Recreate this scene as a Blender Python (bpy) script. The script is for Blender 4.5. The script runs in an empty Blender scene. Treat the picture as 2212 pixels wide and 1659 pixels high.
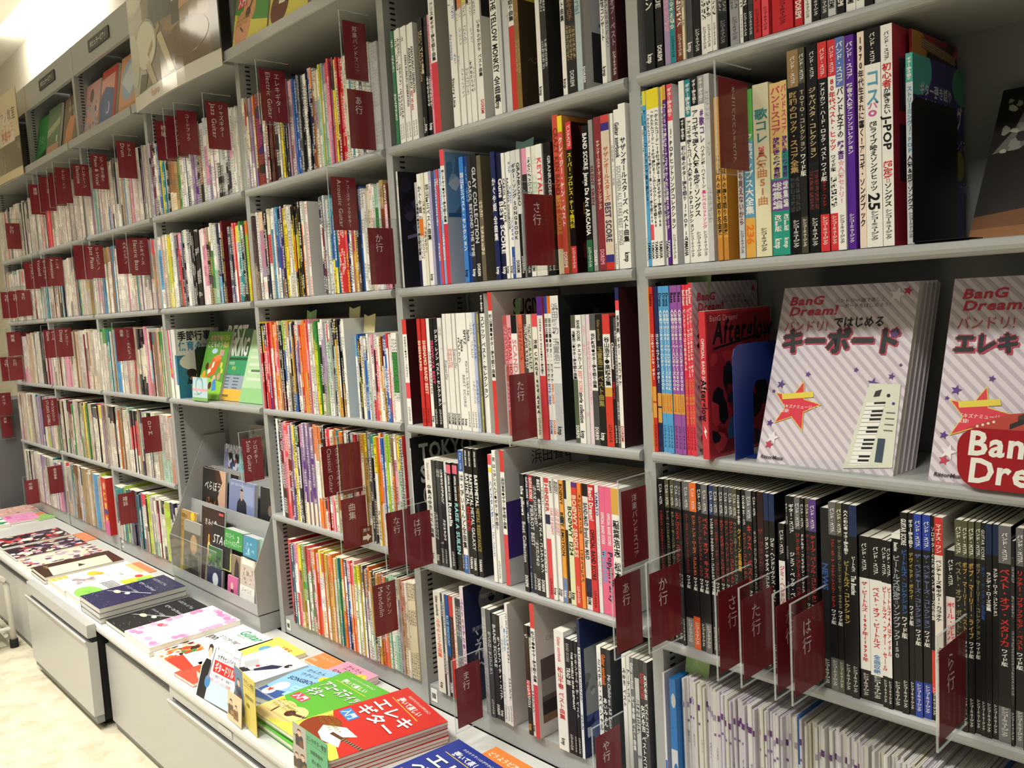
import bpy, math, random, json
from mathutils import Vector, Matrix
S = bpy.context.scene
# ---------------------------------------------------------------- camera
cam_d = bpy.data.cameras.new('camera'); cam = bpy.data.objects.new('camera', cam_d)
S.collection.objects.link(cam); S.camera = cam
cam_d.sensor_fit = 'HORIZONTAL'; cam_d.sensor_width = 36.0; cam_d.lens = 1850/2212*36.0
cam_d.clip_start = .02; cam_d.clip_end = 50
R_, U_, F_ = Vector((0.68155309, 0.72965565, -0.05556992)), Vector((-0.03134664, 0.10498074, 0.9939801)), Vector((-0.73109696, 0.67570828, -0.0944222))
cam.matrix_world = Matrix(((R_.x, U_.x, -F_.x, 0.985886), (R_.y, U_.y, -F_.y, -1.232874), (R_.z, U_.z, -F_.z, 0), (0, 0, 0, 1)))
# ---------------------------------------------------------------- world, lights, exposure
W = bpy.data.worlds.new('shop_ambient'); S.world = W; W.use_nodes = True
W.node_tree.nodes['Background'].inputs[0].default_value = (1.0, .96, .88, 1); W.node_tree.nodes['Background'].inputs[1].default_value = .13
def area(name, loc, sx, sy, power, col=(1, .975, .915), rot=(0, 0, 0)):
    l = bpy.data.lights.new(name, 'AREA'); l.shape = 'RECTANGLE'; l.size = sx; l.size_y = sy; l.energy = power; l.color = col
    o = bpy.data.objects.new(name, l); o.location = loc; o.rotation_euler = rot; S.collection.objects.link(o); return o
for x_, p_ in ((-4.6, 18), (-3.3, 27), (-2.0, 31), (-.7, 25), (.6, 17)):
    l_ = area('ceiling_light_panel', (x_, -1.25, 1.56), .6, .3, p_); l_.data.spread = math.radians(112)
l_ = area('ceiling_light_panel', (-1.4, -2.6, 1.56), 3.6, .3, 30); l_.data.spread = math.radians(120)
area('wall_wash_lamp', (-3.75, .02, 1.56), 1.2, .05, 9, rot=(math.radians(60), 0, 0))
S.view_settings.view_transform = 'Standard'; S.view_settings.look = 'None'
S.cycles.transparent_max_bounces = 24; S.cycles.max_bounces = 8
S.view_settings.exposure = -.12; S.view_settings.gamma = 1; S.view_settings.use_curve_mapping = False
# ---------------------------------------------------------------- colours
def lin(c): return c/12.92 if c <= .04045 else ((c+.055)/1.055)**2.4
NAMED = dict(w='f1f0ea', k='111113', r='c8242c', m='74222c', n='1f2448', b='2d62b4', c='5aa6d6', t='1f8a94', g='3f9448', y='ecd92e', o='e8761f', p='5b2a86', i='e79ab4', e='e6dcbb', a='9a9a9c', s='c9cbcc', d='4a4a4e', l='b3d438', q='b39a6b', u='7a3f22', v='a58fb3', x='e8505a', z='2e3338', f='d7a24a', h='8f6a4a', j='a9cdbb')
WORD = dict(w='white', k='black', r='red', m='maroon', n='navy', b='blue', c='light blue', t='teal', g='green', y='yellow', o='orange', p='purple', i='pink', e='cream', a='grey', s='pale grey', d='dark grey', l='lime', q='khaki', u='brown', v='mauve', x='coral red', z='charcoal', f='amber', h='tan', j='mint')
_cc = {}
def C(c):
    if c in _cc: return _cc[c]
    h = NAMED.get(c, c)
    _cc[c] = tuple(lin(int(h[i:i+2], 16)/255) for i in (0, 2, 4))+(1.0,); return _cc[c]
# ---------------------------------------------------------------- materials
def mat(name, base=None, rough=.5, metal=0, attr=False, coat=0, bump=0, bscale=200, spec=.5, var=0):
    m = bpy.data.materials.new(name); m.use_nodes = True; nt = m.node_tree; b = nt.nodes['Principled BSDF']
    b.inputs['Roughness'].default_value = rough; b.inputs['Metallic'].default_value = metal
    b.inputs['Coat Weight'].default_value = coat; b.inputs['Coat Roughness'].default_value = .08
    b.inputs['Specular IOR Level'].default_value = spec
    if attr:
        a = nt.nodes.new('ShaderNodeAttribute'); a.attribute_name = 'Col'; nt.links.new(a.outputs['Color'], b.inputs['Base Color'])
    elif base: b.inputs['Base Color'].default_value = C(base)
    if var:
        tc = nt.nodes.new('ShaderNodeTexCoord'); nz = nt.nodes.new('ShaderNodeTexNoise'); nz.inputs['Scale'].default_value = bscale*.2; nz.inputs['Detail'].default_value = 5
        mr = nt.nodes.new('ShaderNodeMapRange'); mr.inputs[1].default_value = .3; mr.inputs[2].default_value = .7; mr.inputs[3].default_value = 1-var; mr.inputs[4].default_value = 1
        mx = nt.nodes.new('ShaderNodeMix'); mx.data_type = 'RGBA'; mx.blend_type = 'MULTIPLY'; mx.inputs[0].default_value = 1; mx.inputs[6].default_value = C(base)
        nt.links.new(tc.outputs['Object'], nz.inputs['Vector']); nt.links.new(nz.outputs[0], mr.inputs[0]); nt.links.new(mr.outputs[0], mx.inputs[7]); nt.links.new(mx.outputs[2], b.inputs['Base Color'])
    if bump:
        tc = nt.nodes.new('ShaderNodeTexCoord'); nz = nt.nodes.new('ShaderNodeTexNoise'); nz.inputs['Scale'].default_value = bscale; nz.inputs['Detail'].default_value = 4
        bp = nt.nodes.new('ShaderNodeBump'); bp.inputs['Strength'].default_value = bump; bp.inputs['Distance'].default_value = .001
        nt.links.new(tc.outputs['Object'], nz.inputs['Vector']); nt.links.new(nz.outputs[0], bp.inputs['Height']); nt.links.new(bp.outputs[0], b.inputs['Normal'])
    return m
M = {}
M['metal'] = mat('grey_painted_steel', 'a8aaa8', .42, .0, bump=.12, bscale=900, var=.05, coat=.15)
M['drawer'] = mat('silver_laminate', 'bdbdba', .33, .15, bump=.06, bscale=700, var=.04)
M['counter'] = mat('pale_counter_laminate', 'cfd0cb', .3, bump=.03, bscale=500, var=.04, coat=.2)
M['back'] = mat('shelf_back_steel', '8d8f8e', .55, bump=.1, bscale=800, var=.05)
M['dark'] = mat('black_gap', '0c0c0d', .7, bump=.1, bscale=300)
M['print'] = mat('glossy_print', attr=True, rough=.38, coat=.06, spec=.32)
M['paper'] = mat('page_edges', attr=True, rough=.8, spec=.2)
M['card'] = mat('dark_red_card', '8e2430', .5, bump=.15, bscale=1500, var=.08)
M['ink'] = mat('printed_lettering', attr=True, rough=.5, spec=.3)
M['plastic'] = mat('satin_plastic', attr=True, rough=.38, bump=.05, bscale=900)
M['rubber'] = mat('black_rubber', '151515', .75, bump=.2, bscale=300)
M['whitetube'] = mat('white_enamel_tube', 'd9d6cc', .3, coat=.4, bump=.02)
M['wall'] = mat('cream_wall_paint', 'd9d2bd', .85, bump=.2, bscale=350, var=.04)
M['ceil'] = mat('ceiling_board', 'eeeade', .9, bump=.2, bscale=250, var=.03)
# spine with fine unreadable print: ink attribute through a cell mask on the UVs
def spine_mat():
    m = bpy.data.materials.new('spine_fine_print'); m.use_nodes = True; nt = m.node_tree; b = nt.nodes['Principled BSDF']
    b.inputs['Roughness'].default_value = .36; b.inputs['Coat Weight'].default_value = .1
    N = nt.nodes.new; L = nt.links.new
    a = N('ShaderNodeAttribute'); a.attribute_name = 'Col'; k = N('ShaderNodeAttribute'); k.attribute_name = 'Ink'
    uv = N('ShaderNodeUVMap'); uv.uv_map = 'UVMap'; sp = N('ShaderNodeSeparateXYZ'); L(uv.outputs[0], sp.inputs[0])
    def mth(op, x, y=None, z=None):
        n = N('ShaderNodeMath'); n.operation = op
        for i, v in enumerate((x, y, z)):
            if v is None: continue
            if isinstance(v, (int, float)): n.inputs[i].default_value = v
            else: L(v, n.inputs[i])
        return n.outputs[0]
    # strokes inside each character cell
    mp = N('ShaderNodeMapping'); mp.inputs['Scale'].default_value = (3.2, 3.4, 1); L(uv.outputs[0], mp.inputs[0])
    nz = N('ShaderNodeTexNoise'); nz.noise_dimensions = '2D'; nz.inputs['Scale'].default_value = 1.0; nz.inputs['Detail'].default_value = 2.0; L(mp.outputs[0], nz.inputs['Vector'])
    st = mth('GREATER_THAN', nz.outputs[0], .50)
    fx = mth('FRACT', sp.outputs[0]); inx = mth('MULTIPLY', mth('GREATER_THAN', fx, .14), mth('LESS_THAN', fx, .86))
    fy = mth('FRACT', sp.outputs[1]); iny = mth('MULTIPLY', mth('GREATER_THAN', fy, .10), mth('LESS_THAN', fy, .92))
    mp2 = N('ShaderNodeMapping'); mp2.inputs['Scale'].default_value = (.05, .16, 1); L(uv.outputs[0], mp2.inputs[0])
    nz2 = N('ShaderNodeTexNoise'); nz2.noise_dimensions = '2D'; nz2.inputs['Scale'].default_value = 1.0; nz2.inputs['Detail'].default_value = 0; L(mp2.outputs[0], nz2.inputs['Vector'])
    run = mth('GREATER_THAN', nz2.outputs[0], .44)
    f = mth('MULTIPLY', mth('MULTIPLY', st, run), mth('MULTIPLY', inx, iny))
    mx = N('ShaderNodeMix'); mx.data_type = 'RGBA'; L(f, mx.inputs[0]); L(a.outputs['Color'], mx.inputs[6]); L(k.outputs['Color'], mx.inputs[7]); L(mx.outputs[2], b.inputs['Base Color'])
    return m
M['spine'] = spine_mat()
def acrylic():
    m = bpy.data.materials.new('clear_acrylic'); m.use_nodes = True; nt = m.node_tree; nt.nodes.clear(); N = nt.nodes.new
    o = N('ShaderNodeOutputMaterial'); t = N('ShaderNodeBsdfTransparent'); t.inputs[0].default_value = (.97, .98, .975, 1)
    g = N('ShaderNodeBsdfGlossy'); g.inputs['Roughness'].default_value = .06; fr = N('ShaderNodeFresnel'); fr.inputs[0].default_value = 1.49
    ad = N('ShaderNodeMath'); ad.operation = 'MULTIPLY_ADD'; ad.inputs[1].default_value = .45; ad.inputs[2].default_value = .006
    mx = N('ShaderNodeMixShader'); ge = N('ShaderNodeNewGeometry'); fm = N('ShaderNodeMath'); fm.operation = 'SUBTRACT'; fm.inputs[0].default_value = 1; nt.links.new(ge.outputs['Backfacing'], fm.inputs[1]); ff = N('ShaderNodeMath'); ff.operation = 'MULTIPLY'; nt.links.new(fr.outputs[0], ff.inputs[0]); nt.links.new(fm.outputs[0], ff.inputs[1]); nt.links.new(ff.outputs[0], ad.inputs[0]); nt.links.new(ad.outputs[0], mx.inputs[0]); nt.links.new(t.outputs[0], mx.inputs[1]); nt.links.new(g.outputs[0], mx.inputs[2]); nt.links.new(mx.outputs[0], o.inputs[0])
    return m
M['acrylic'] = acrylic()
def edge():
    m = bpy.data.materials.new('acrylic_edge'); m.use_nodes = True; nt = m.node_tree; b = nt.nodes['Principled BSDF']
    b.inputs['Base Color'].default_value = (.62, .66, .65, 1); b.inputs['Roughness'].default_value = .15; b.inputs['Alpha'].default_value = .55
    nz = nt.nodes.new('ShaderNodeTexNoise'); nz.inputs['Scale'].default_value = 60; mr = nt.nodes.new('ShaderNodeMapRange'); mr.inputs[3].default_value = .2; mr.inputs[4].default_value = .5
    nt.links.new(nz.outputs[0], mr.inputs[0]); nt.links.new(mr.outputs[0], b.inputs['Alpha']); return m
M['edge'] = edge()
def floor_mat():
    m = bpy.data.materials.new('speckled_vinyl_floor'); m.use_nodes = True; nt = m.node_tree; b = nt.nodes['Principled BSDF']; N = nt.nodes.new; L = nt.links.new
    tc = N('ShaderNodeTexCoord'); n1 = N('ShaderNodeTexNoise'); n1.inputs['Scale'].default_value = 14; n1.inputs['Detail'].default_value = 8; n1.inputs['Roughness'].default_value = .65
    cr = N('ShaderNodeValToRGB'); cr.color_ramp.elements[0].position = .35; cr.color_ramp.elements[0].color = C('bab097'); cr.color_ramp.elements[1].position = .6; cr.color_ramp.elements[1].color = C('d2cab2')
    e = cr.color_ramp.elements.new(.47); e.color = C('c8bfa6')
    L(tc.outputs['Object'], n1.inputs['Vector']); L(n1.outputs[0], cr.inputs[0]); L(cr.outputs[0], b.inputs['Base Color']); b.inputs['Roughness'].default_value = .42
    return m
M['floor'] = floor_mat()
def emis(name, col, s):
    m = bpy.data.materials.new(name); m.use_nodes = True; nt = m.node_tree; b = nt.nodes['Principled BSDF']
    b.inputs['Emission Color'].default_value = C(col); b.inputs['Emission Strength'].default_value = s; b.inputs['Base Color'].default_value = C(col); return m
M['lamp'] = emis('lit_diffuser', 'fff6e2', 4)
# ---------------------------------------------------------------- mesh builder
WHITE = (1, 1, 1, 1)
class MB:
    def __init__(s): s.v = []; s.f = []; s.c = []; s.k = []; s.uv = []; s.m = []
    def face(s, pts, col='w', ink=None, uv=None, mi=0):
        i = len(s.v); s.v += [tuple(p) for p in pts]; s.f.append(tuple(range(i, i+len(pts)))); n = len(pts)
        s.c.append(C(col)); s.k.append(C(ink) if ink else C(col)); s.uv.append(uv or [(0, 0)]*n); s.m.append(mi)
    def raw(s, vs, fs, col, mi=0):
        i = len(s.v); s.v += vs; c = C(col)
        for f in fs: s.f.append(tuple(a+i for a in f)); s.c.append(c); s.k.append(c); s.uv.append(None); s.m.append(mi)
    def box(s, x0, y0, z0, x1, y1, z1, col='w', skip='', mi=0):
        P = [(x0, y0, z0), (x1, y0, z0), (x1, y1, z0), (x0, y1, z0), (x0, y0, z1), (x1, y0, z1), (x1, y1, z1), (x0, y1, z1)]
        Fs = dict(f=(0, 1, 5, 4), r=(1, 2, 6, 5), b=(2, 3, 7, 6), l=(3, 0, 4, 7), t=(4, 5, 6, 7), d=(3, 2, 1, 0))
        s.raw(P, [q for k, q in Fs.items() if k not in skip], col, mi)
    def prism(s, poly, a0, a1, axis, col='w', mi=0):
        # poly in the two other axes, extruded along axis
        def P(p, a): return (a, p[0], p[1]) if axis == 0 else ((p[0], a, p[1]) if axis == 1 else (p[0], p[1], a))
        n = len(poly); vs = [P(p, a0) for p in poly]+[P(p, a1) for p in poly]
        s.raw(vs, [tuple(range(n-1, -1, -1)), tuple(range(n, 2*n))]+[(i, (i+1) % n, (i+1) % n+n, i+n) for i in range(n)], col, mi)
    def tube(s, pts, r, col='w', n=10, mi=0):
        pts = [Vector(p) for p in pts]; rings = []
        for i, p in enumerate(pts):
            d = (pts[min(i+1, len(pts)-1)]-pts[max(i-1, 0)]).normalized(); a = d.orthogonal().normalized()
            if abs(d.z) < .95: a = d.cross(Vector((0, 0, 1))).normalized()
            b_ = d.cross(a); rings.append([tuple(p+(a*math.cos(t*2*math.pi/n)+b_*math.sin(t*2*math.pi/n))*r) for t in range(n)])
        vs = [q for rg in rings for q in rg]; fs = []
        for i in range(len(pts)-1):
            for t in range(n): fs.append((i*n+t, i*n+(t+1) % n, (i+1)*n+(t+1) % n, (i+1)*n+t))
        fs += [tuple(range(n-1, -1, -1)), tuple(range(len(vs)-n, len(vs)))]; s.raw(vs, fs, col, mi)
    def make(s, name, mats, parent=None, loc=None, smooth=False, mw=None):
        me = bpy.data.meshes.new(name); me.from_pydata(s.v, [], s.f)
        if not isinstance(mats, (list, tuple)): mats = [mats]
        for q in mats: me.materials.append(M[q] if isinstance(q, str) else q)
        ca = me.color_attributes.new('Col', 'FLOAT_COLOR', 'CORNER'); cols = []; ks = []; uvs = []
        for f, c, k, u in zip(s.f, s.c, s.k, s.uv):
            n = len(f); cols += c*n; ks += k*n
            for q in (u or ((0, 0),)*n): uvs += (q[0], q[1])
        ca.data.foreach_set('color', cols)
        if any(s.uv):
            kb = me.color_attributes.new('Ink', 'FLOAT_COLOR', 'CORNER'); kb.data.foreach_set('color', ks)
            ul = me.uv_layers.new(name='UVMap'); ul.data.foreach_set('uv', uvs)
        if any(s.m): me.polygons.foreach_set('material_index', s.m)
        me.update()
        if smooth: me.shade_smooth()
        o = bpy.data.objects.new(name, me); S.collection.objects.link(o)
        if parent: o.parent = parent
        if loc is not None: o.location = loc
        if mw is not None: o.matrix_world = mw
        return o
def tag(o, label=None, cat=None, group=None, kind=None):
    for k, v in (('label', label), ('category', cat), ('group', group), ('kind', kind)):
        if v: o[k] = v
    return o
def empty(name, loc, label=None, cat=None, group=None, mw=None):
    o = bpy.data.objects.new(name, None); S.collection.objects.link(o); o.empty_display_size = .02
    if mw is not None: o.matrix_world = mw
    else: o.location = loc
    return tag(o, label, cat, group)
# ---------------------------------------------------------------- glyphs as flat meshes (the font that ships with Blender)
GL = {}
def load_glyphs(chars):
    col = bpy.data.collections.new('glyph_tmp'); S.collection.children.link(col); obs = {}
    for bold in (0, 1):
        for ch in sorted(set(chars)):
            cu = bpy.data.curves.new('g', 'FONT'); cu.body = ch; cu.size = 1; cu.resolution_u = 1 if ord(ch) > 255 else 2; cu.fill_mode = 'FRONT'
            if bold: cu.offset = .022 if ord(ch) > 255 else .03
            o = bpy.data.objects.new('g', cu); col.objects.link(o); obs[(ch, bold)] = o
    dg = bpy.context.evaluated_depsgraph_get()
    for key, o in obs.items():
        me = bpy.data.meshes.new_from_object(o.evaluated_get(dg)); vs = [(v.co.x, v.co.y) for v in me.vertices]; fs = [tuple(p.vertices) for p in me.polygons]
        xs = [a for a, _ in vs] or [0]; ys = [b for _, b in vs] or [0]
        GL[key] = (vs, fs, min(xs), max(xs), min(ys), max(ys)); bpy.data.meshes.remove(me)
    for o in obs.values():
        cu = o.data; bpy.data.objects.remove(o); bpy.data.curves.remove(cu)
    bpy.data.collections.remove(col)
ROT = set('ー-~〜(){}[]「」〔〕–:=…')
def adv(ch):
    if ch == ' ': return .35
    if (ch, 0) not in GL: load_glyphs([ch])
    g = GL[(ch, 0)]; return 1.0 if ord(ch) > 255 else g[3]+.07
def text_into(mb, P, text, x, y, size, col, mode='h', sx=1.0, sy=1.0, bold=0, anchor='l', slant=0):
    """P maps (x, y) on the surface to a 3D point. mode h: left to right; v: top to bottom upright; r: rotated a quarter turn, reading downward"""
    n = sum(adv(c) for c in text)
    text = text.replace('　', ' ')
    if mode == 'h':
        if anchor == 'c': x -= n*size*sx/2
        for ch in text:
            if ch != ' ':
                vs, fs, *_ = GL[(ch, bold)]
                mb.raw([P(x+(a+slant*b)*size*sx, y+b*size*sy) for a, b in vs], fs, col)
            x += adv(ch)*size*sx
    elif mode == 'v':
        for ch in text:
            if ch != ' ':
                g = GL[(ch, bold)]; vs, fs = g[0], g[1]
                if ch in ROT:
                    cx, cy = (g[2]+g[3])/2, (g[4]+g[5])/2
                    pts = [P(x+(b-cy)*size*sx, y-(.5+(a-cx))*size*sy) for a, b in vs]
                else:
                    cx = .5 if ord(ch) > 255 else (g[2]+g[3])/2; o = .12 if ord(ch) > 255 else .15
                    pts = [P(x+(a-cx)*size*sx, y-(1-o-b)*size*sy) for a, b in vs]
                mb.raw(pts, fs, col)
            y -= (1.0 if ch != ' ' else .5)*size*sy
    else:
        for ch in text:
            if ch != ' ':
                vs, fs, *_ = GL[(ch, bold)]
                mb.raw([P(x+(b-.36)*size*sx, y-a*size*sy) for a, b in vs], fs, col)
            y -= adv(ch)*size*sy
def canvas(parent, P, items, name='cover_print', mat_='print', seed=0):
    """flat print on a surface: P(x, y, lift) -> point in the parent's space; items are shapes in metres, later ones on top"""
    mb = MB(); rnd = random.Random(seed)
    for li, it in enumerate(items):
        h = .00025+.00002*li; k = it[0]; Q = lambda x, y, h=h: P(x, y, h)
        if k == 'r': _, x0, y0, x1, y1, c = it; mb.raw([Q(x0, y0), Q(x1, y0), Q(x1, y1), Q(x0, y1)], [(0, 1, 2, 3)], c)
        elif k == 'e':
            _, cx, cy, rx, ry, c = it; mb.raw([Q(cx+rx*math.cos(t*math.pi/12), cy+ry*math.sin(t*math.pi/12)) for t in range(24)], [tuple(range(24))], c)
        elif k == 'p': mb.raw([Q(*p) for p in it[1]], [tuple(range(len(it[1])))], it[2])
        elif k == 's':
            _, cx, cy, r, c = it; mb.raw([Q(cx+r*(1 if t % 2 == 0 else .42)*math.sin(t*math.pi/5+.2), cy+r*(1 if t % 2 == 0 else .42)*math.cos(t*math.pi/5+.2)) for t in range(10)], [tuple(range(10))], c)
        elif k == 't': _, x, y, s, c, tx = it[:6]; o = dict(it[6]) if len(it) > 6 else {}; text_into(mb, Q, tx, x, y, s, c, **o)
        elif k == 'n':
            _, x0, y0, x1, y1, pal, cnt, sz = it
            for i in range(cnt):
                cx = rnd.uniform(x0, x1); cy = rnd.uniform(y0, y1); a = rnd.uniform(.4, 1)*sz; b = rnd.uniform(.3, 1)*sz; th = rnd.uniform(0, 3.1); hh = h+i*.000003
                pts = []
                for t in range(7):
                    u = a*math.cos(t*2*math.pi/7)*rnd.uniform(.6, 1); v = b*math.sin(t*2*math.pi/7)*rnd.uniform(.6, 1)
                    pts.append(P(min(x1, max(x0, cx+u*math.cos(th)-v*math.sin(th))), min(y1, max(y0, cy+u*math.sin(th)+v*math.cos(th))), hh))
                mb.raw(pts, [tuple(range(7))], rnd.choice(pal))
    return mb.make(name, mat_, parent)
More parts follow.
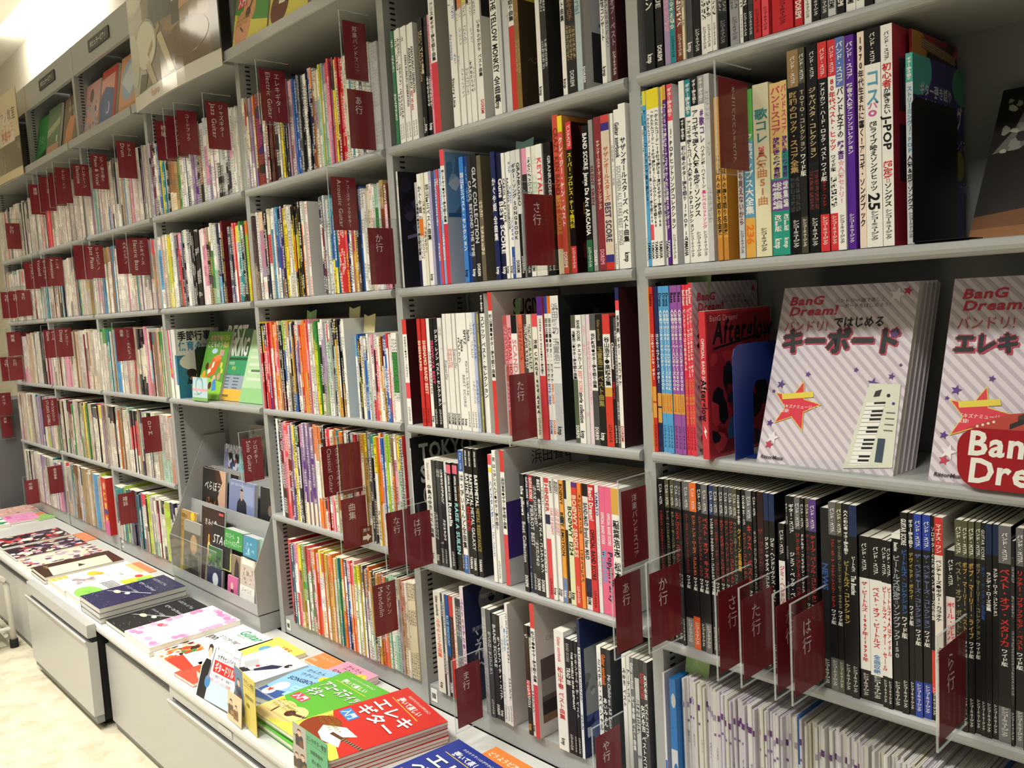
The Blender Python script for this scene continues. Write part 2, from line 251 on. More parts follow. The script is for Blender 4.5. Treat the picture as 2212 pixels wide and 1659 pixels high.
# ---------------------------------------------------------------- data: books (x mm, width mm, height mm, colour, print), cards
ROWS = [
('A1', 0.385, '''46.0 18.9 257 k T.0,.62,w,ベスト・セレクション Pkw
67.8 13.7 257 k T.0,.7,s,DREAMS_COME_TRUE Pdw
85.4 11.5 257 v Ni
97.8 11.4 257 x B.0,.25,i B.6,1,t Ne Psk
110.1 12.2 257 u Nw Psw
123.2 4.6 257 e Nk
128.8 11.9 257 d T.1,.3,o,ベスト T.35,.6,e,ベストスコア Pkw
141.6 14.5 257 k T.1,.5,w,COLLECTION Psw
156.9 11.6 257 w Nk Psk
169.4 10.6 257 w Nk Psk
180.9 7.8 257 w Nk Psk
190.4 16.3 257 k Na Psa
211.8 15.9 257 a Nd Psd
229.4 5.8 257 w Nk Psk
236.0 8.2 257 k Nw Psw
245.0 8.2 257 z Ns Psw
254.8 12.0 257 r Nk Psk
269.2 11.1 257 x Nk Psk
287.3 33.6 285 r T.05,.8,w,ギター・コレクション Psk
323.9 11.9 257 r Nw Pdw
337.3 10.9 257 w Nk Psk
349.7 11.5 257 k Nw Psw
362.6 12.1 257 z Nj Psw
376.1 11.2 257 s Nk Pdk
388.7 11.0 257 k Nw Pdw
401.1 13.5 257 w Nk Pdk
415.9 12.0 257 w Nk Pkk
429.3 11.8 257 k Nw Pkw
442.4 11.6 257 s Nk Pdk
455.2 10.2 257 w Nk Psk
466.7 13.7 257 m Nw Pkw'''),
('A2', 0.05, '''27.5 3.8 303 w B0,.19,t T.02,.17,w,ギター弾き語り T.21,.78,k,お家でアコギ人気ソングコレクション Psk
31.9 7.1 303 c B.0,.08,y T.1,.75,n,セーハなし!コード9つで楽々弾ける! Pyk
40.1 7.1 303 w B.0,.11,y T.13,.75,n,「かんたんコード」10個で弾ける!楽しいギター弾き語り60 B.76,.85,x Pyk
48.2 9.1 303 w B.0,.11,y T.12,.78,k,「かんたんコード」10個で弾ける!しみじみウクレレ弾き語り60 Pyk
58.3 10.0 303 w B.0,.11,y T.12,.78,k,「かんたんコード」10個で弾ける!泣けるギター弾き語り60 Pyk
69.8 6.4 303 w B.0,.11,y T.12,.78,n,「かんたんコード」10個で弾ける!楽しいギター弾き語り60 Pyk
77.2 6.9 303 p B.0,.08,f T.1,.8,w,コード5つで弾ける!アコギでかんたん洋楽スタンダード Pyw
85.1 10.7 303 w B.0,.2,x T.02,.18,w,ギター弾き語り T.24,.8,k,J-POPヒットソングコレクション Psk Sd4d4d8
109.3 10.4 303 w B.2,.33,k T.21,.32,w,ギター弾き語り T.35,.9,n,初心者のギター弾き語り_J-POP_100 Pyk
120.2 10.8 303 w B0,.2,t T.02,.19,w,ギター弾き語り T.22,.83,k,アコギで弾くカバーで人気のJ-POPコレクション Psk
131.9 14.9 303 w B0,.15,k T.01,.14,w,ギター弾き語り T.17,.75,k,アコギで弾く人気&定番ソングス Psk
147.7 11.9 303 w B0,.15,a T.01,.14,w,ギター弾き語り T.17,.36,p,#歌コレ T.37,.6,k,ハイテンポ・ハイトーン T.61,.82,E0389A,高レベルヒットソング Psk
160.5 9.9 303 s Na
178.5 8.8 262 f T.35,.85,k,にっぽんの弾き語り名曲選 B.86,1,C98A3A
188.2 8.8 262 f T.35,.85,k,にっぽんの弾き語り名曲選 B.86,1,C98A3A Sd9963a
218.6 10.2 262 s T.3,.8,m,今夜も星も見えないから Psk
229.6 17.6 262 5F9FC0 B0,.2,5BAA4A B.2,.3,5BAA4A T.26,.74,w,平成ポップス大全集 B.76,1,E0AB4E T.8,.93,o,236
248.9 26.9 266 E6E0BC T.14,.34,3F8C86,歌コレ T.38,.7,C58A5A,人気曲51曲 T.36,.42,x,2024 Psk
276.6 19.8 262 2F9C86 B0,.4,E9C47E B.4,.55,E9DF9A T.02,.3,c8466a,バンドスコア T.31,.55,p,放課後の軽音部 B.56,.74,7A4FA0 T.57,.73,w,総集編 T.76,.86,w,改訂版 Pkw
297.2 10.2 262 2F9C86 B0,.4,E9C47E T.02,.3,c8466a,バンドスコア T.31,.55,p,放課後の軽音部 B.56,.74,7A4FA0 T.57,.73,w,総集編 T.76,.86,w,改訂版 Pkw
308.1 17.7 303 k B0,.18,9A7C52 T.03,.17,w,バンド・スコア T.2,.6,b89a63,昭和のロック・スコア全集 Nd Psw
326.6 10.5 303 22221f B0,.17,55523F T.03,.16,w,バンド・スコア T.2,.5,b9b190,TOTO・コレクション T.51,.62,w,ワイド版 B.82,1,4a4838 Psw
339.4 16.3 303 k T.03,.16,w,バンド・スコア T.2,.54,c9b487,ジャパメタ・コレクション N7a2a2a Psw
357.2 13.8 303 k B0,.17,D8383C T.03,.16,w,バンド・スコア T.19,.56,w,アメリカン・ハード・ロック・ベスト T.57,.66,w,ワイド版 T.66,.78,r,ヴァン・ヘイレン B.82,1,D8383C Psw
371.8 12.1 303 w B0,.17,D8383C T.03,.16,w,バンド・スコア T.18,.52,r,80年代ベスト・ヒッツ T.54,.62,k,ワイド版 Nk B.82,1,D8383C Psw
384.7 12.0 303 w B0,.23,5B74B8 T.02,.22,w,バンド・スコア T.23,.47,k,バンド女子の T.48,.57,p,軽音 T.57,.78,i,☆人気セトリ! Psk
397.4 12.5 303 5B2A9A T.03,.2,w,バンド・スコア T.22,.55,w,軽音☆人気アニソンコレクション Psw
416.1 9.5 303 EFDCCB T.02,.9,k,1970年代生まれに響く!アコギ・ソングブック
427.0 22.7 303 w B0,.16,k T.02,.16,w,バンド・スコア T.18,.35,58a0b8,コス T.33,.4,D060A0,パ◎ T.42,.74,k,超ライブ映えソングヒッツ T.75,.83,k,25 Psk
450.4 15.6 303 w T.03,.16,k,バンド・スコア T.17,.28,r,初心者 T.28,.4,k,が弾きたい T.41,.6,k,J-POP T.61,.71,r,超定番 T.71,.82,k,ソングス Psk SC03848 Xjpop
482.7 9.4 258 c9cdd0 B0,.15,4FA89C T.02,.14,w,ギター弾き語り T.17,.52,3C8FB0,ストリーミングJ-POP T.53,.82,k,人気&定番ソングス Psk S3a2f6e Xstream'''),
('A3', -0.283, '''27.5 2.5 297 E8A04A T.16,.66,w,人気曲ではじめる!アコースティックギター B.66,.84,f T.67,.83,u,CD&DVD付き Psu
30.9 7.8 297 C8322E T.04,.12,k,Guitar T.28,.56,w,はじめてのエレキ・ギター B.6,.69,f B.7,.79,f Psk
39.8 8.2 297 28305E T.28,.58,w,はじめてのブルース・ギター B.64,.72,f B.73,.82,f Psk
48.5 8.2 297 57A3D8 T.04,.12,k,Drums T.14,.62,w,人気曲ではじめる!ドラムビギナーズBOOK B.64,.76,f T.65,.75,o,CD&DVD付き Psk
57.2 8.2 297 57A3D8 T.04,.12,k,Drums T.14,.62,w,人気曲ではじめる!ドラムビギナーズBOOK B.64,.76,f T.65,.75,o,CD&DVD付き Psk
65.9 8.0 297 57A3D8 T.04,.12,k,Drums T.14,.62,w,人気曲ではじめる!ドラムビギナーズBOOK B.64,.76,f T.65,.75,o,CD&DVD付き Psk
74.9 8.5 297 9A58A6 T.04,.12,k,Bass T.14,.62,w,人気曲ではじめる!ベースビギナーズBOOK B.64,.76,f T.65,.75,o,CD&DVD付き Psk
83.9 7.9 297 9A58A6 T.04,.12,k,Bass T.14,.62,w,人気曲ではじめる!ベースビギナーズBOOK B.64,.76,f T.65,.75,o,CD&DVD付き Psk
92.3 7.9 297 9A58A6 T.04,.12,k,Bass T.14,.62,w,人気曲ではじめる!ベースビギナーズBOOK B.64,.76,f T.65,.75,o,CD&DVD付き Psk
101.2 6.8 297 E23A4E T.03,.12,w,BanG_Dream! T.14,.5,w,バンドリ!ではじめるドラム T.55,.82,f,バンドリ!の曲で楽しくはじめよう Psk
108.5 6.3 297 E23A4E T.03,.12,w,BanG_Dream! T.14,.54,w,バンドリ!ではじめるエレキ・ベース T.55,.82,f,バンドリ!の曲で楽しくはじめよう Psk
115.2 6.8 300 E23A4E T.03,.12,w,BanG_Dream! T.14,.54,w,バンドリ!ではじめるエレキ・ギター T.55,.82,f,バンドリ!の曲で楽しくはじめよう Psk Sddd3da Xbdg'''),
('A4', -0.635, '''33.1 14.1 303 17171a B0,.17,17171a T.03,.16,w,バンド・スコア T.19,.55,C23A34,イングヴェイ・マルムスティーン・コレクション T.56,.64,w,ワイド版 Psw
48.3 9.1 303 17171a B0,.17,55553F T.03,.16,w,バンド・スコア T.19,.55,8E8A62,アース・ウィンド&ファイア・コレクション T.56,.64,w,ワイド版 Psw
58.1 8.2 303 17171a B0,.17,55553F T.03,.16,w,バンド・スコア T.19,.55,8E8A62,オアシス・モーニング・グローリー T.56,.64,w,ワイド版 Psw
67.1 10.3 303 17171a B0,.17,4A4A4C T.03,.16,w,バンド・スコア T.19,.55,C23A34,エアロスミス・コレクション T.56,.64,w,ワイド版 Psw
78.2 5.5 303 17171a B0,.17,4A4A4C T.03,.16,w,バンド・スコア T.19,.55,8E3A34,エアロスミス・ロックス T.56,.64,w,ワイド版 Psw
84.4 16.3 303 17171a B0,.17,6A6A6C T.03,.16,w,バンド・スコア T.19,.55,9E3430,オジー・オズボーン・ランディ・ローズ・コレクション T.56,.64,w,ワイド版 B.82,1,8a8a8c Psw
101.8 14.0 303 17171a B0,.17,E8702E T.03,.16,w,バンド・スコア T.19,.55,E0703A,ガンズ・アンド・ローゼズ・コレクション T.56,.64,w,ワイド版 B.8,1,E8602A Psw
116.8 9.9 303 17171a B0,.17,17171a T.03,.16,w,バンド・スコア T.19,.55,8E3A34,クイーン・グレイテスト・ヒッツ T.56,.64,w,ワイド版 Psw
127.7 12.6 303 17171a B0,.17,6A6A6C T.03,.16,w,バンド・スコア T.19,.55,C23A34,ベスト・オブ・キッス T.56,.64,w,ワイド版 B.82,1,6a6a6c Psw
142.4 7.6 303 17171a B0,.17,1f3a6e T.03,.16,w,バンド・スコア T.19,.55,w,イングヴェイ・マルムスティーン・コレクション T.56,.64,w,ワイド版 Psw
150.6 9.3 303 17171a B0,.17,4A4A4C T.03,.16,w,バンド・スコア T.19,.55,A23A34,オジー・オズボーン・ギター・コレクション T.56,.64,w,ワイド版 Psw
160.9 8.4 303 17171a B0,.17,4A4A4C T.03,.16,w,バンド・スコア T.19,.55,C23A34,オジー・オズボーン・トリビュート T.56,.64,w,ワイド版 Psw
170.3 7.7 303 17171a B0,.17,4A4A4C T.03,.16,w,バンド・スコア T.19,.55,A83A34,ヴァン・ヘイレン・ベスト T.56,.64,w,ワイド版 Psw
178.7 8.6 303 17171a B0,.17,4A4A4C T.03,.16,w,バンド・スコア T.19,.55,C23A34,ヴァン・ヘイレン・コレクション T.56,.64,w,ワイド版 Psw
188.3 7.9 303 17171a B0,.17,55553F T.03,.16,w,バンド・スコア T.19,.55,8E8A62,ウィッシュボーン・アッシュ・ベスト T.56,.64,w,ワイド版 Psw
196.9 8.1 303 k T.03,.2,w,大人の初心者_ギター弾き語り T.22,.5,D9A63A,クイーン名曲集 Psw
206.0 7.7 303 k T.03,.2,w,大人の初心者_ギター・スコア T.24,.5,B0563A,クイーン・コレクション Psw
214.7 10.9 303 17171a B0,.17,6A6A6C T.03,.16,w,バンド・スコア T.19,.55,C23A34,キッス・ベスト T.56,.64,w,ワイド版 Psw
226.5 6.4 303 k T.03,.14,w,バンド・スコア T.22,.6,b8b0a8,キング・クリムゾン・コレクション Psw
234.1 11.3 303 2a1214 T.2,.6,7a3030,ザ・ブラック・クロウズ Psw
247.3 8.6 303 k B0,.15,1B2E55 T.24,.6,w,ジョン・サイクス・コレクション Psw
257.2 9.8 303 k B0,.15,1B2E55 T.24,.6,w,ジミ・ヘンドリックス・ベスト Psw
273.9 10.8 257 k T.04,.2,w,バンド・スコア B.24,.83,w T.27,.62,r,ジミ・ヘンドリックス Psw
285.3 4.5 303 k T.04,.16,w,ギター・スコア Na Psw
290.4 10.6 303 k T.04,.2,w,ギター・スコア T.3,.6,w,ジェフ・ベック・ベスト Psw
302.2 9.1 303 17171a B0,.17,6A6A6C T.03,.16,w,バンド・スコア T.19,.55,B83632,ジューダス・プリースト・ベスト T.56,.64,w,ワイド版 Psw
312.1 6.1 303 17171a B0,.17,17171a T.03,.16,w,バンド・スコア T.19,.55,w,ドナルド・フェイゲン・ナイトフライ T.56,.64,w,ワイド版 Psw
318.8 6.6 303 17171a B0,.17,55553F T.03,.16,w,バンド・スコア T.19,.55,8E3A34,ディープ・パープル・イン・ロック T.56,.64,w,ワイド版 Psw
326.2 12.2 303 17171a B0,.17,5B3A86 T.03,.16,w,バンド・スコア T.19,.55,C23A34,ディープ・パープル・コレクション T.56,.64,w,ワイド版 Psw
344.6 13.1 292 1c1e22 T.3,.6,3a5a9a,NEWS Psw
358.5 11.8 303 17171a B0,.17,6A6A6C T.03,.16,w,バンド・スコア T.19,.55,C23A34,ベスト・オブ・ザ・マイケル・シェンカー・グループ T.56,.64,w,ワイド版 B.82,1,6a6c6a Psw
370.9 8.9 303 17171a B0,.17,55553F T.03,.16,w,バンド・スコア T.19,.55,9A9468,ザ・ビートルズ・レット・イット・ビー・ネイキッド T.56,.64,w,ワイド版 B.82,1,5c5c4a Psw
380.9 10.9 303 k T.03,.26,w,大人の初心者_ギター弾き語り T.29,.62,B9A64A,ビートルズ・コレクション Psw
392.4 11.6 303 k B0,.16,1B2E55 T.26,.34,w,ビートルズ T.36,.46,w,The_Beatles Psw
405.3 15.2 257 k T.04,.21,w,バンド・スコア B.25,.81,w T.27,.76,r,ザ・ビートルズ_1967年〜1970年 Psw
420.8 19.1 257 k T.05,.22,w,バンド・スコア B.25,.83,w T.29,.66,r,ベスト・オブ・ビートルズ T.7,.82,5a8ac0,全曲収録 Psw
440.4 7.7 257 k T.04,.21,w,バンド・スコア B.25,.81,w T.27,.78,r,ビートルズ・フォー・セール Psw
448.4 6.7 257 k T.04,.21,w,バンド・スコア B.25,.81,w T.27,.78,r,ビートルズ4人はアイドル Psw
455.6 12.5 270 k B0,.03,w T.05,.1,w,Beatles T.12,.7,a8b0b8,ビートルズ超定番ソングブック150 Psw
469.1 9.9 303 k T.03,.16,w,GUITAR_SCORE T.18,.5,3a6ab8,ビートルズ・コレクション T.51,.62,w,ワイド版 Psw
479.5 7.4 303 k T.03,.17,w,ギター弾き語り T.19,.42,b8a03a,デヴィッド・ボウイ T.45,.55,w,ワイド版 Psw
487.6 10.4 303 17171a B0,.17,2B45A8 T.03,.16,w,バンド・スコア T.19,.55,6A78A8,ザ・ベンチャーズ・コレクション T.56,.64,w,ワイド版 B.82,1,2B45A8 Psw
498.7 11.0 303 17171a B0,.17,2B45A8 T.03,.16,w,バンド・スコア T.19,.55,6A78A8,ザ・ベンチャーズ・コレクション T.56,.64,w,ワイド版 B.82,1,2B45A8 Psw
510.1 5.8 303 k T.05,.6,w,ソロギターのためのベンチャーズ名曲集 B.65,.86,D83A32 Psw
516.6 11.0 303 e9e4da B0,.18,C8322E T.03,.17,w,マイナス・ワン T.2,.5,k,ベンチャーズ●ギター・カラオケ Nu
530.0 12.4 257 k T.05,.2,w,バンド・スコア B.26,.82,E8D8D4 T.29,.7,x,ポール・ギルバート・ベスト Psw
543.1 9.5 303 17171a B0,.17,55553F T.03,.16,w,バンド・スコア T.19,.55,8E8A62,ベスト・オブ・ボストン T.56,.64,w,ワイド版 Psw
553.0 6.8 303 17171a B0,.17,55553F T.03,.16,w,バンド・スコア T.19,.55,C09A4A,ボブ・マーリー・ベスト T.56,.64,w,ワイド版 Psw
560.2 7.8 303 17171a B0,.17,55553F T.03,.16,w,バンド・スコア T.19,.55,C09A4A,ボブ・マーリー・ライブ T.56,.64,w,ワイド版 Psw
568.4 6.9 303 17171a B0,.17,55553F T.03,.16,w,バンド・スコア T.19,.55,8E8A62,ボブ・マーリー・コレクション T.56,.64,w,ワイド版 Psw
576.0 5.7 303 k T.03,.17,w,GUITAR_SCORE T.2,.55,2a5aa8,ボブ・ディラン全曲集 Psw
582.3 7.4 303 k B0,.14,16294a T.22,.4,w,ランディ・ローズ全集 Psw
590.1 7.1 303 k B0,.14,16294a T.2,.42,w,ランディ・ローズ・コレクション Psw
597.9 15.2 303 17171a B0,.17,6A6A6C T.03,.16,w,バンド・スコア T.19,.55,C8322E,ベスト・オブ・メタリカ T.56,.64,w,ワイド版 B.83,1,76787a Psw
613.9 4.2 285 k Na Psw
618.8 9.8 303 17171a B0,.17,6A6A6C T.03,.16,w,バンド・スコア T.19,.55,C8322E,リッチー・ブラックモア・ベスト T.56,.64,w,ワイド版 B.83,1,76787a Psw
629.0 5.0 303 17171a B0,.17,17171a T.03,.16,w,バンド・スコア T.19,.55,C8322E,レインボー・コレクション T.56,.64,w,ワイド版 Psw
634.4 5.5 303 17171a B0,.17,6A6A6C T.03,.16,w,バンド・スコア T.19,.55,C8322E,レッド・ホット・ベスト T.56,.64,w,ワイド版 Psw'''),
('B1', 0.385, '''-691.3 10.8 257 3F7F58 Nw
-679.6 11.7 257 w Nk B.0,.02,w Psk
-667.0 11.1 257 w Nk Psk
-655.0 10.6 257 w Nk Psk
-643.5 10.9 257 w T.25,.7,k,ASIAN_KUNG-FU_GENERATION Psk
-631.7 11.7 257 w T.2,.55,k,ASIAN_KUNG-FU T.57,.74,r,BEST_HIT_AKG Psk
-619.1 12.5 257 w T.2,.6,k,ASIAN_KUNG-FU_GENERATION Psk
-592.0 10.5 257 k T.1,.7,q,AAA_COLLECTION Psw
-580.6 9.1 257 k T.1,.7,e,エー・ベスト曲集 Pkw
-570.6 17.6 257 k Nw Pkw
-552.2 6.4 257 i Nr
-543.7 21.4 320 w B0,.09,x B.53,1,D23A48 T.13,.52,k,アリス●ギター弾き語り曲集 Sa9a49c
-478.4 10.8 272 w T.05,.14,3a6ab0,♪ T.28,.6,7d9cc0,Argonavis T.62,.9,k,Starry_Line
-466.8 9.9 272 w B0,.03,c Nb
-456.1 8.7 272 w B0,.12,k Na
-446.6 10.9 272 w B0,.12,o Na
-434.9 13.2 280 w B0,.13,y Na
-421.0 11.2 280 w B0,.13,k Nk
-409.1 8.7 285 w Na
-399.6 8.7 285 w Nd
-390.2 13.1 290 w B0,.08,r T.3,.7,k,いきものがかり_ベスト曲集 Pdr Se4e4e2 Xphoto
-345.9 21.5 297 w B0,.03,e T.22,.72,k,THE_YELLOW_MONKEY T.74,.92,k,全曲集 Pkk
-322.6 9.2 297 s Ns
-312.0 16.4 297 s Na
-293.9 15.9 297 w B.45,1,C8382E T.1,.42,k,ギター弾き語り曲集
-277.4 13.6 300 8a6b35 B0,.3,y T.03,.28,k,オーケストラ Nq S3b2c1a Xyel
-217.4 11.0 297 w T.05,.4,k,Star,My_Life Pkk
-204.5 15.0 285 1c1a18 Ns S1c1a18
-151.8 10.3 297 w T.15,.55,k,小沢健二_ベスト曲集 Pkk
-140.6 24.0 292 232220 T.1,.55,h,ギター弾き語り_小泉今日子 Nq Pds
-115.7 15.3 297 B9C9CC T.1,.7,6a9aa0,Modern_Editorial
-99.8 7.0 290 5a5c5c Ns Pdw Sb8b8b6 Xlegs
-53.8 10.6 297 w T.1,.75,k,1982・6・30武道館コンサート Pkk
-42.7 9.1 290 B0B2B0 Nd
-31.9 12.3 300 4A1C20 T.3,.8,v,シリーズ・オブ・ベスト Psw S3a181c'''),
('B2', 0.05, '''-708.8 6.7 275 d8d8d4 Na S25242e Xnight
-641.0 11.8 240 B9B9BC T.2,.7,k,大滝詠一●ギター弾き語り曲集 B.75,1,n
-628.2 14.4 257 w T.1,.35,k,かぐや姫 B.4,.55,o Nk
-613.0 10.3 257 E4DFC8 Nk
-601.8 15.4 257 w T.1,.6,k,加山雄三ベスト曲集 Pkk
-585.1 9.7 257 A9A7C8 Nw
-565.0 7.3 257 5578C8 Nw
-556.9 9.0 257 D84A4E Nw
-547.0 8.5 257 7FA8D8 Nw
-536.8 14.3 297 w B0,.12,x B.55,1,D23A48 T.15,.54,k,南こうせつ●ギター弾き語り曲集 Sc9cfd6 Xsky
-470.9 13.6 270 3A7FD0 T.12,.75,w,加山雄三ベスト・セレクション Pkk
-456.9 9.1 270 1E3C8A Nc
-447.0 13.4 270 2A2E3A T.2,.8,s,CAROL_BEYOND_THE_TIME Pkw
-432.8 16.3 270 1F1F22 T.1,.7,s,GLAY_COLLECTION Pdw
-415.8 13.1 265 6a6250 Ne
-369.3 13.3 265 20285C T.2,.7,w,かぐや姫_全曲集 Pkw
-354.5 16.7 260 1B2040 T.2,.8,w,Guns_BEST_SCORE Pkw
-336.0 9.0 257 w T.2,.6,k,CAROL_LAST_LIVE Pkk
-326.2 7.8 257 w T.2,.7,k,KAZUMASA_SONGBOOK Pkk
-317.7 8.5 257 w B.75,1,2b50a0 Nb Psw
-308.4 15.0 257 D9DAD8 T.1,.7,k,ギター・ソング_SONGBOOK Pdk
-292.7 11.5 257 E0E0DC B.5,1,k T.1,.5,k,GRANRODEO Psw
-279.8 13.7 257 2a2a2c B.0,.2,i Ns Psw
-263.7 12.5 257 w Nk Pdk
-249.2 13.7 257 EAE8DC Nj
-233.8 16.1 257 w T.1,.5,x,KEYTALK
-216.0 9.1 257 k Nw Psw
-205.6 10.9 257 k T.1,.7,s,GRANRODEO Psw
-189.5 16.1 305 D0503A B.84,1,e T.08,.5,7a2a1a,CRAZY_KEN_BAND T.5,.75,f,BEST_SCORE SD0503A
-172.4 11.9 300 D8584A B0,.1,y T.13,.7,w,クレイジー・ケン・ベスト Pdw SD89048
-153.7 14.1 285 k B0,.18,D83A42 T.02,.17,w,バンドスコア T.2,.7,y,スーパー・プロレス・テーマ曲列伝 B.82,1,D83A42 Psw S2a1212 Xredfan
-110.0 14.2 270 k T.05,.3,w,BAND_SCORE T.32,.75,w,Janne_Da_Arc_ARCADIA B.78,1,2E6A48 Psw S202020
-94.6 9.9 278 9A9896 T.3,.6,m,SILENT_SIREN Pdw
-80.6 16.1 280 8A3038 T.15,.6,e,サザンオールスターズ/ギターソングブック Pdi
-63.3 19.2 280 DCCDB8 B0,.05,D04A48 B.05,.1,3a3080 T.2,.55,C8603A,サザンオールスターズ T.56,.82,3a3a5a,BEST_SCORE B.9,.95,3a3080 B.95,1,C8382E
-42.1 5.8 280 w T.2,.6,a,斉藤和義_ベスト曲集 Psk
-35.4 14.0 285 w T.08,.3,k,Guitar_songbook T.35,.85,a,SOUTHERN_ALL_STARS_BEST_SONGS
-20.8 15.5 292 w T.2,.84,k,サザンオールスターズ_ベスト曲集 Pkk'''),
('B3', -0.283, '''-722.5 17.1 257 w B0,.14,D83F3A T.16,.55,k,さだまさし●ギター・ソロベスト B.6,.75,x Psk S3a1c20
-663.4 12.5 257 C8302E T.2,.7,e,SHISHAMO Psk
-650.0 16.0 257 C8302E T.2,.7,e,SHISHAMO_BAND_BEST Psk
-631.2 13.5 257 w T.3,.7,k,シクラメン_シングルベスト Pkk
-615.4 13.4 257 1d1d20 T.2,.6,E0507A,SHOW-YA_BEST Psw
-601.1 15.0 257 1d1d20 T.1,.8,w,ジョン・レノン_ベスト・セレクション Psw
-584.3 13.6 257 E4E2DE Na
-569.0 11.2 266 ECEAE4 T.4,.6,a,Superfly Pdk
-556.0 11.1 266 ECEAE4 T.3,.6,D89088,Superfly Pdk
-543.2 10.6 266 ECEAE4 T.3,.6,D89088,Superfly Pdk
-530.9 11.0 266 ECEAE4 T.3,.6,a,Superfly Pdk
-518.3 11.3 266 w T.2,.5,k,スピッツ Pkk
-506.2 11.6 266 w T.22,.5,k,Spitz T.52,.8,a,BEST_SCORE Pkk
-493.8 11.1 266 w T.14,.36,k,SPITZ T.4,.7,k,スピッツ・ソングブック Psk
-481.5 10.9 266 w T.14,.4,k,Spitz Psk
-469.4 10.9 266 EEECE6 Na Psk
-457.7 9.6 266 B8C4E4 Nb Psb
-447.3 8.7 262 C9B860 Nd
-437.9 1.7 270 55534a Ns Pdw
-435.9 15.6 306 w B0,.14,k T.01,.13,w,ギター弾き語り T.16,.75,k,スピッツ_ベスト・セレクション
-402.5 11.8 308 w B0,.13,D83F3A B.62,1,D83F3A T.15,.6,k,杉山清貴●ギター弾き語り曲集 Sd4cfcb Xbeach
-360.3 11.4 257 B9524E Ni
-347.8 13.2 257 E0A0A8 T.1,.6,r,SCANDAL_HONEY
-333.2 17.3 257 w B.0,.15,k T.2,.6,E08090,SCANDAL
-315.2 13.2 257 DD6A52 Nu
-300.9 12.6 257 4a3a3a Nw
-286.9 12.9 257 DAD8C8 Nk
-270.9 14.4 257 ECEADC B.0,.1,x T.2,.8,k,洋楽_CHAGE_and_ASKA Psk
-253.8 15.6 292 D8444A B0,.55,EAE6E0 B0,.13,p T.15,.54,k,CHAGE_and_ASKA●ギター弾き語り
-236.9 9.0 292 w B0,.12,3a4aa0 T.15,.6,k,田中正義●ギター・カラオケ T.6,.8,3a5ab0,1975-1980 Pdb
-226.9 8.3 292 w B0,.12,o T.15,.6,k,田中正義●ギター・カラオケ T.6,.8,o,1980-2009 Pdo
-217.6 22.2 292 C4C6C8 B0,.6,e8e8e6 T.05,.5,a,浜田雅功_玉置浩二 Pkk S25262a Xdarkpic
-163.8 11.6 252 52604a B0,.5,e8e8e6 B0,.1,5a5a4a T.12,.5,k,玉置浩二●ギター弾き語り曲集 Pdw
-151.5 14.8 252 w T.04,.2,k,BAND_SCORE T.22,.42,k,チェッカーズ T.43,.6,E09088,BEST_SCORE T.6,.84,k,single_collection Pkk
-136.1 9.5 252 D8D6D2 Ni
-125.6 9.4 252 E8D4DA T.2,.7,i,DECO27_ラブカレンダー
-115.0 14.7 252 4a4a4a B0,.58,e9e9e6 B0,.12,5a5a5a T.14,.56,k,谷村新司●ギター弾き語り曲集 Pdw
-99.4 16.5 252 1d1c18 T.04,.2,8a7a4a,Guitar_songbook T.24,.7,9a8a50,玉置浩二_ベスト曲集 Pkw
-81.7 17.8 252 D8402E B0,.15,D83F3A B.15,.55,w T.17,.54,k,谷山浩子●楽譜全集 B.55,.62,f Psk
-63.4 8.1 248 1d1d20 T.2,.6,w,Chatmonchy T.5,.7,r,Harvest Psw
-54.7 6.5 245 5c5450 Ns Psw
-47.0 8.7 300 w B0,.1,2a2a60 B.08,.14,x T.17,.7,k,長渕剛_ギター・カラオケ Pdr S3b191e'''),
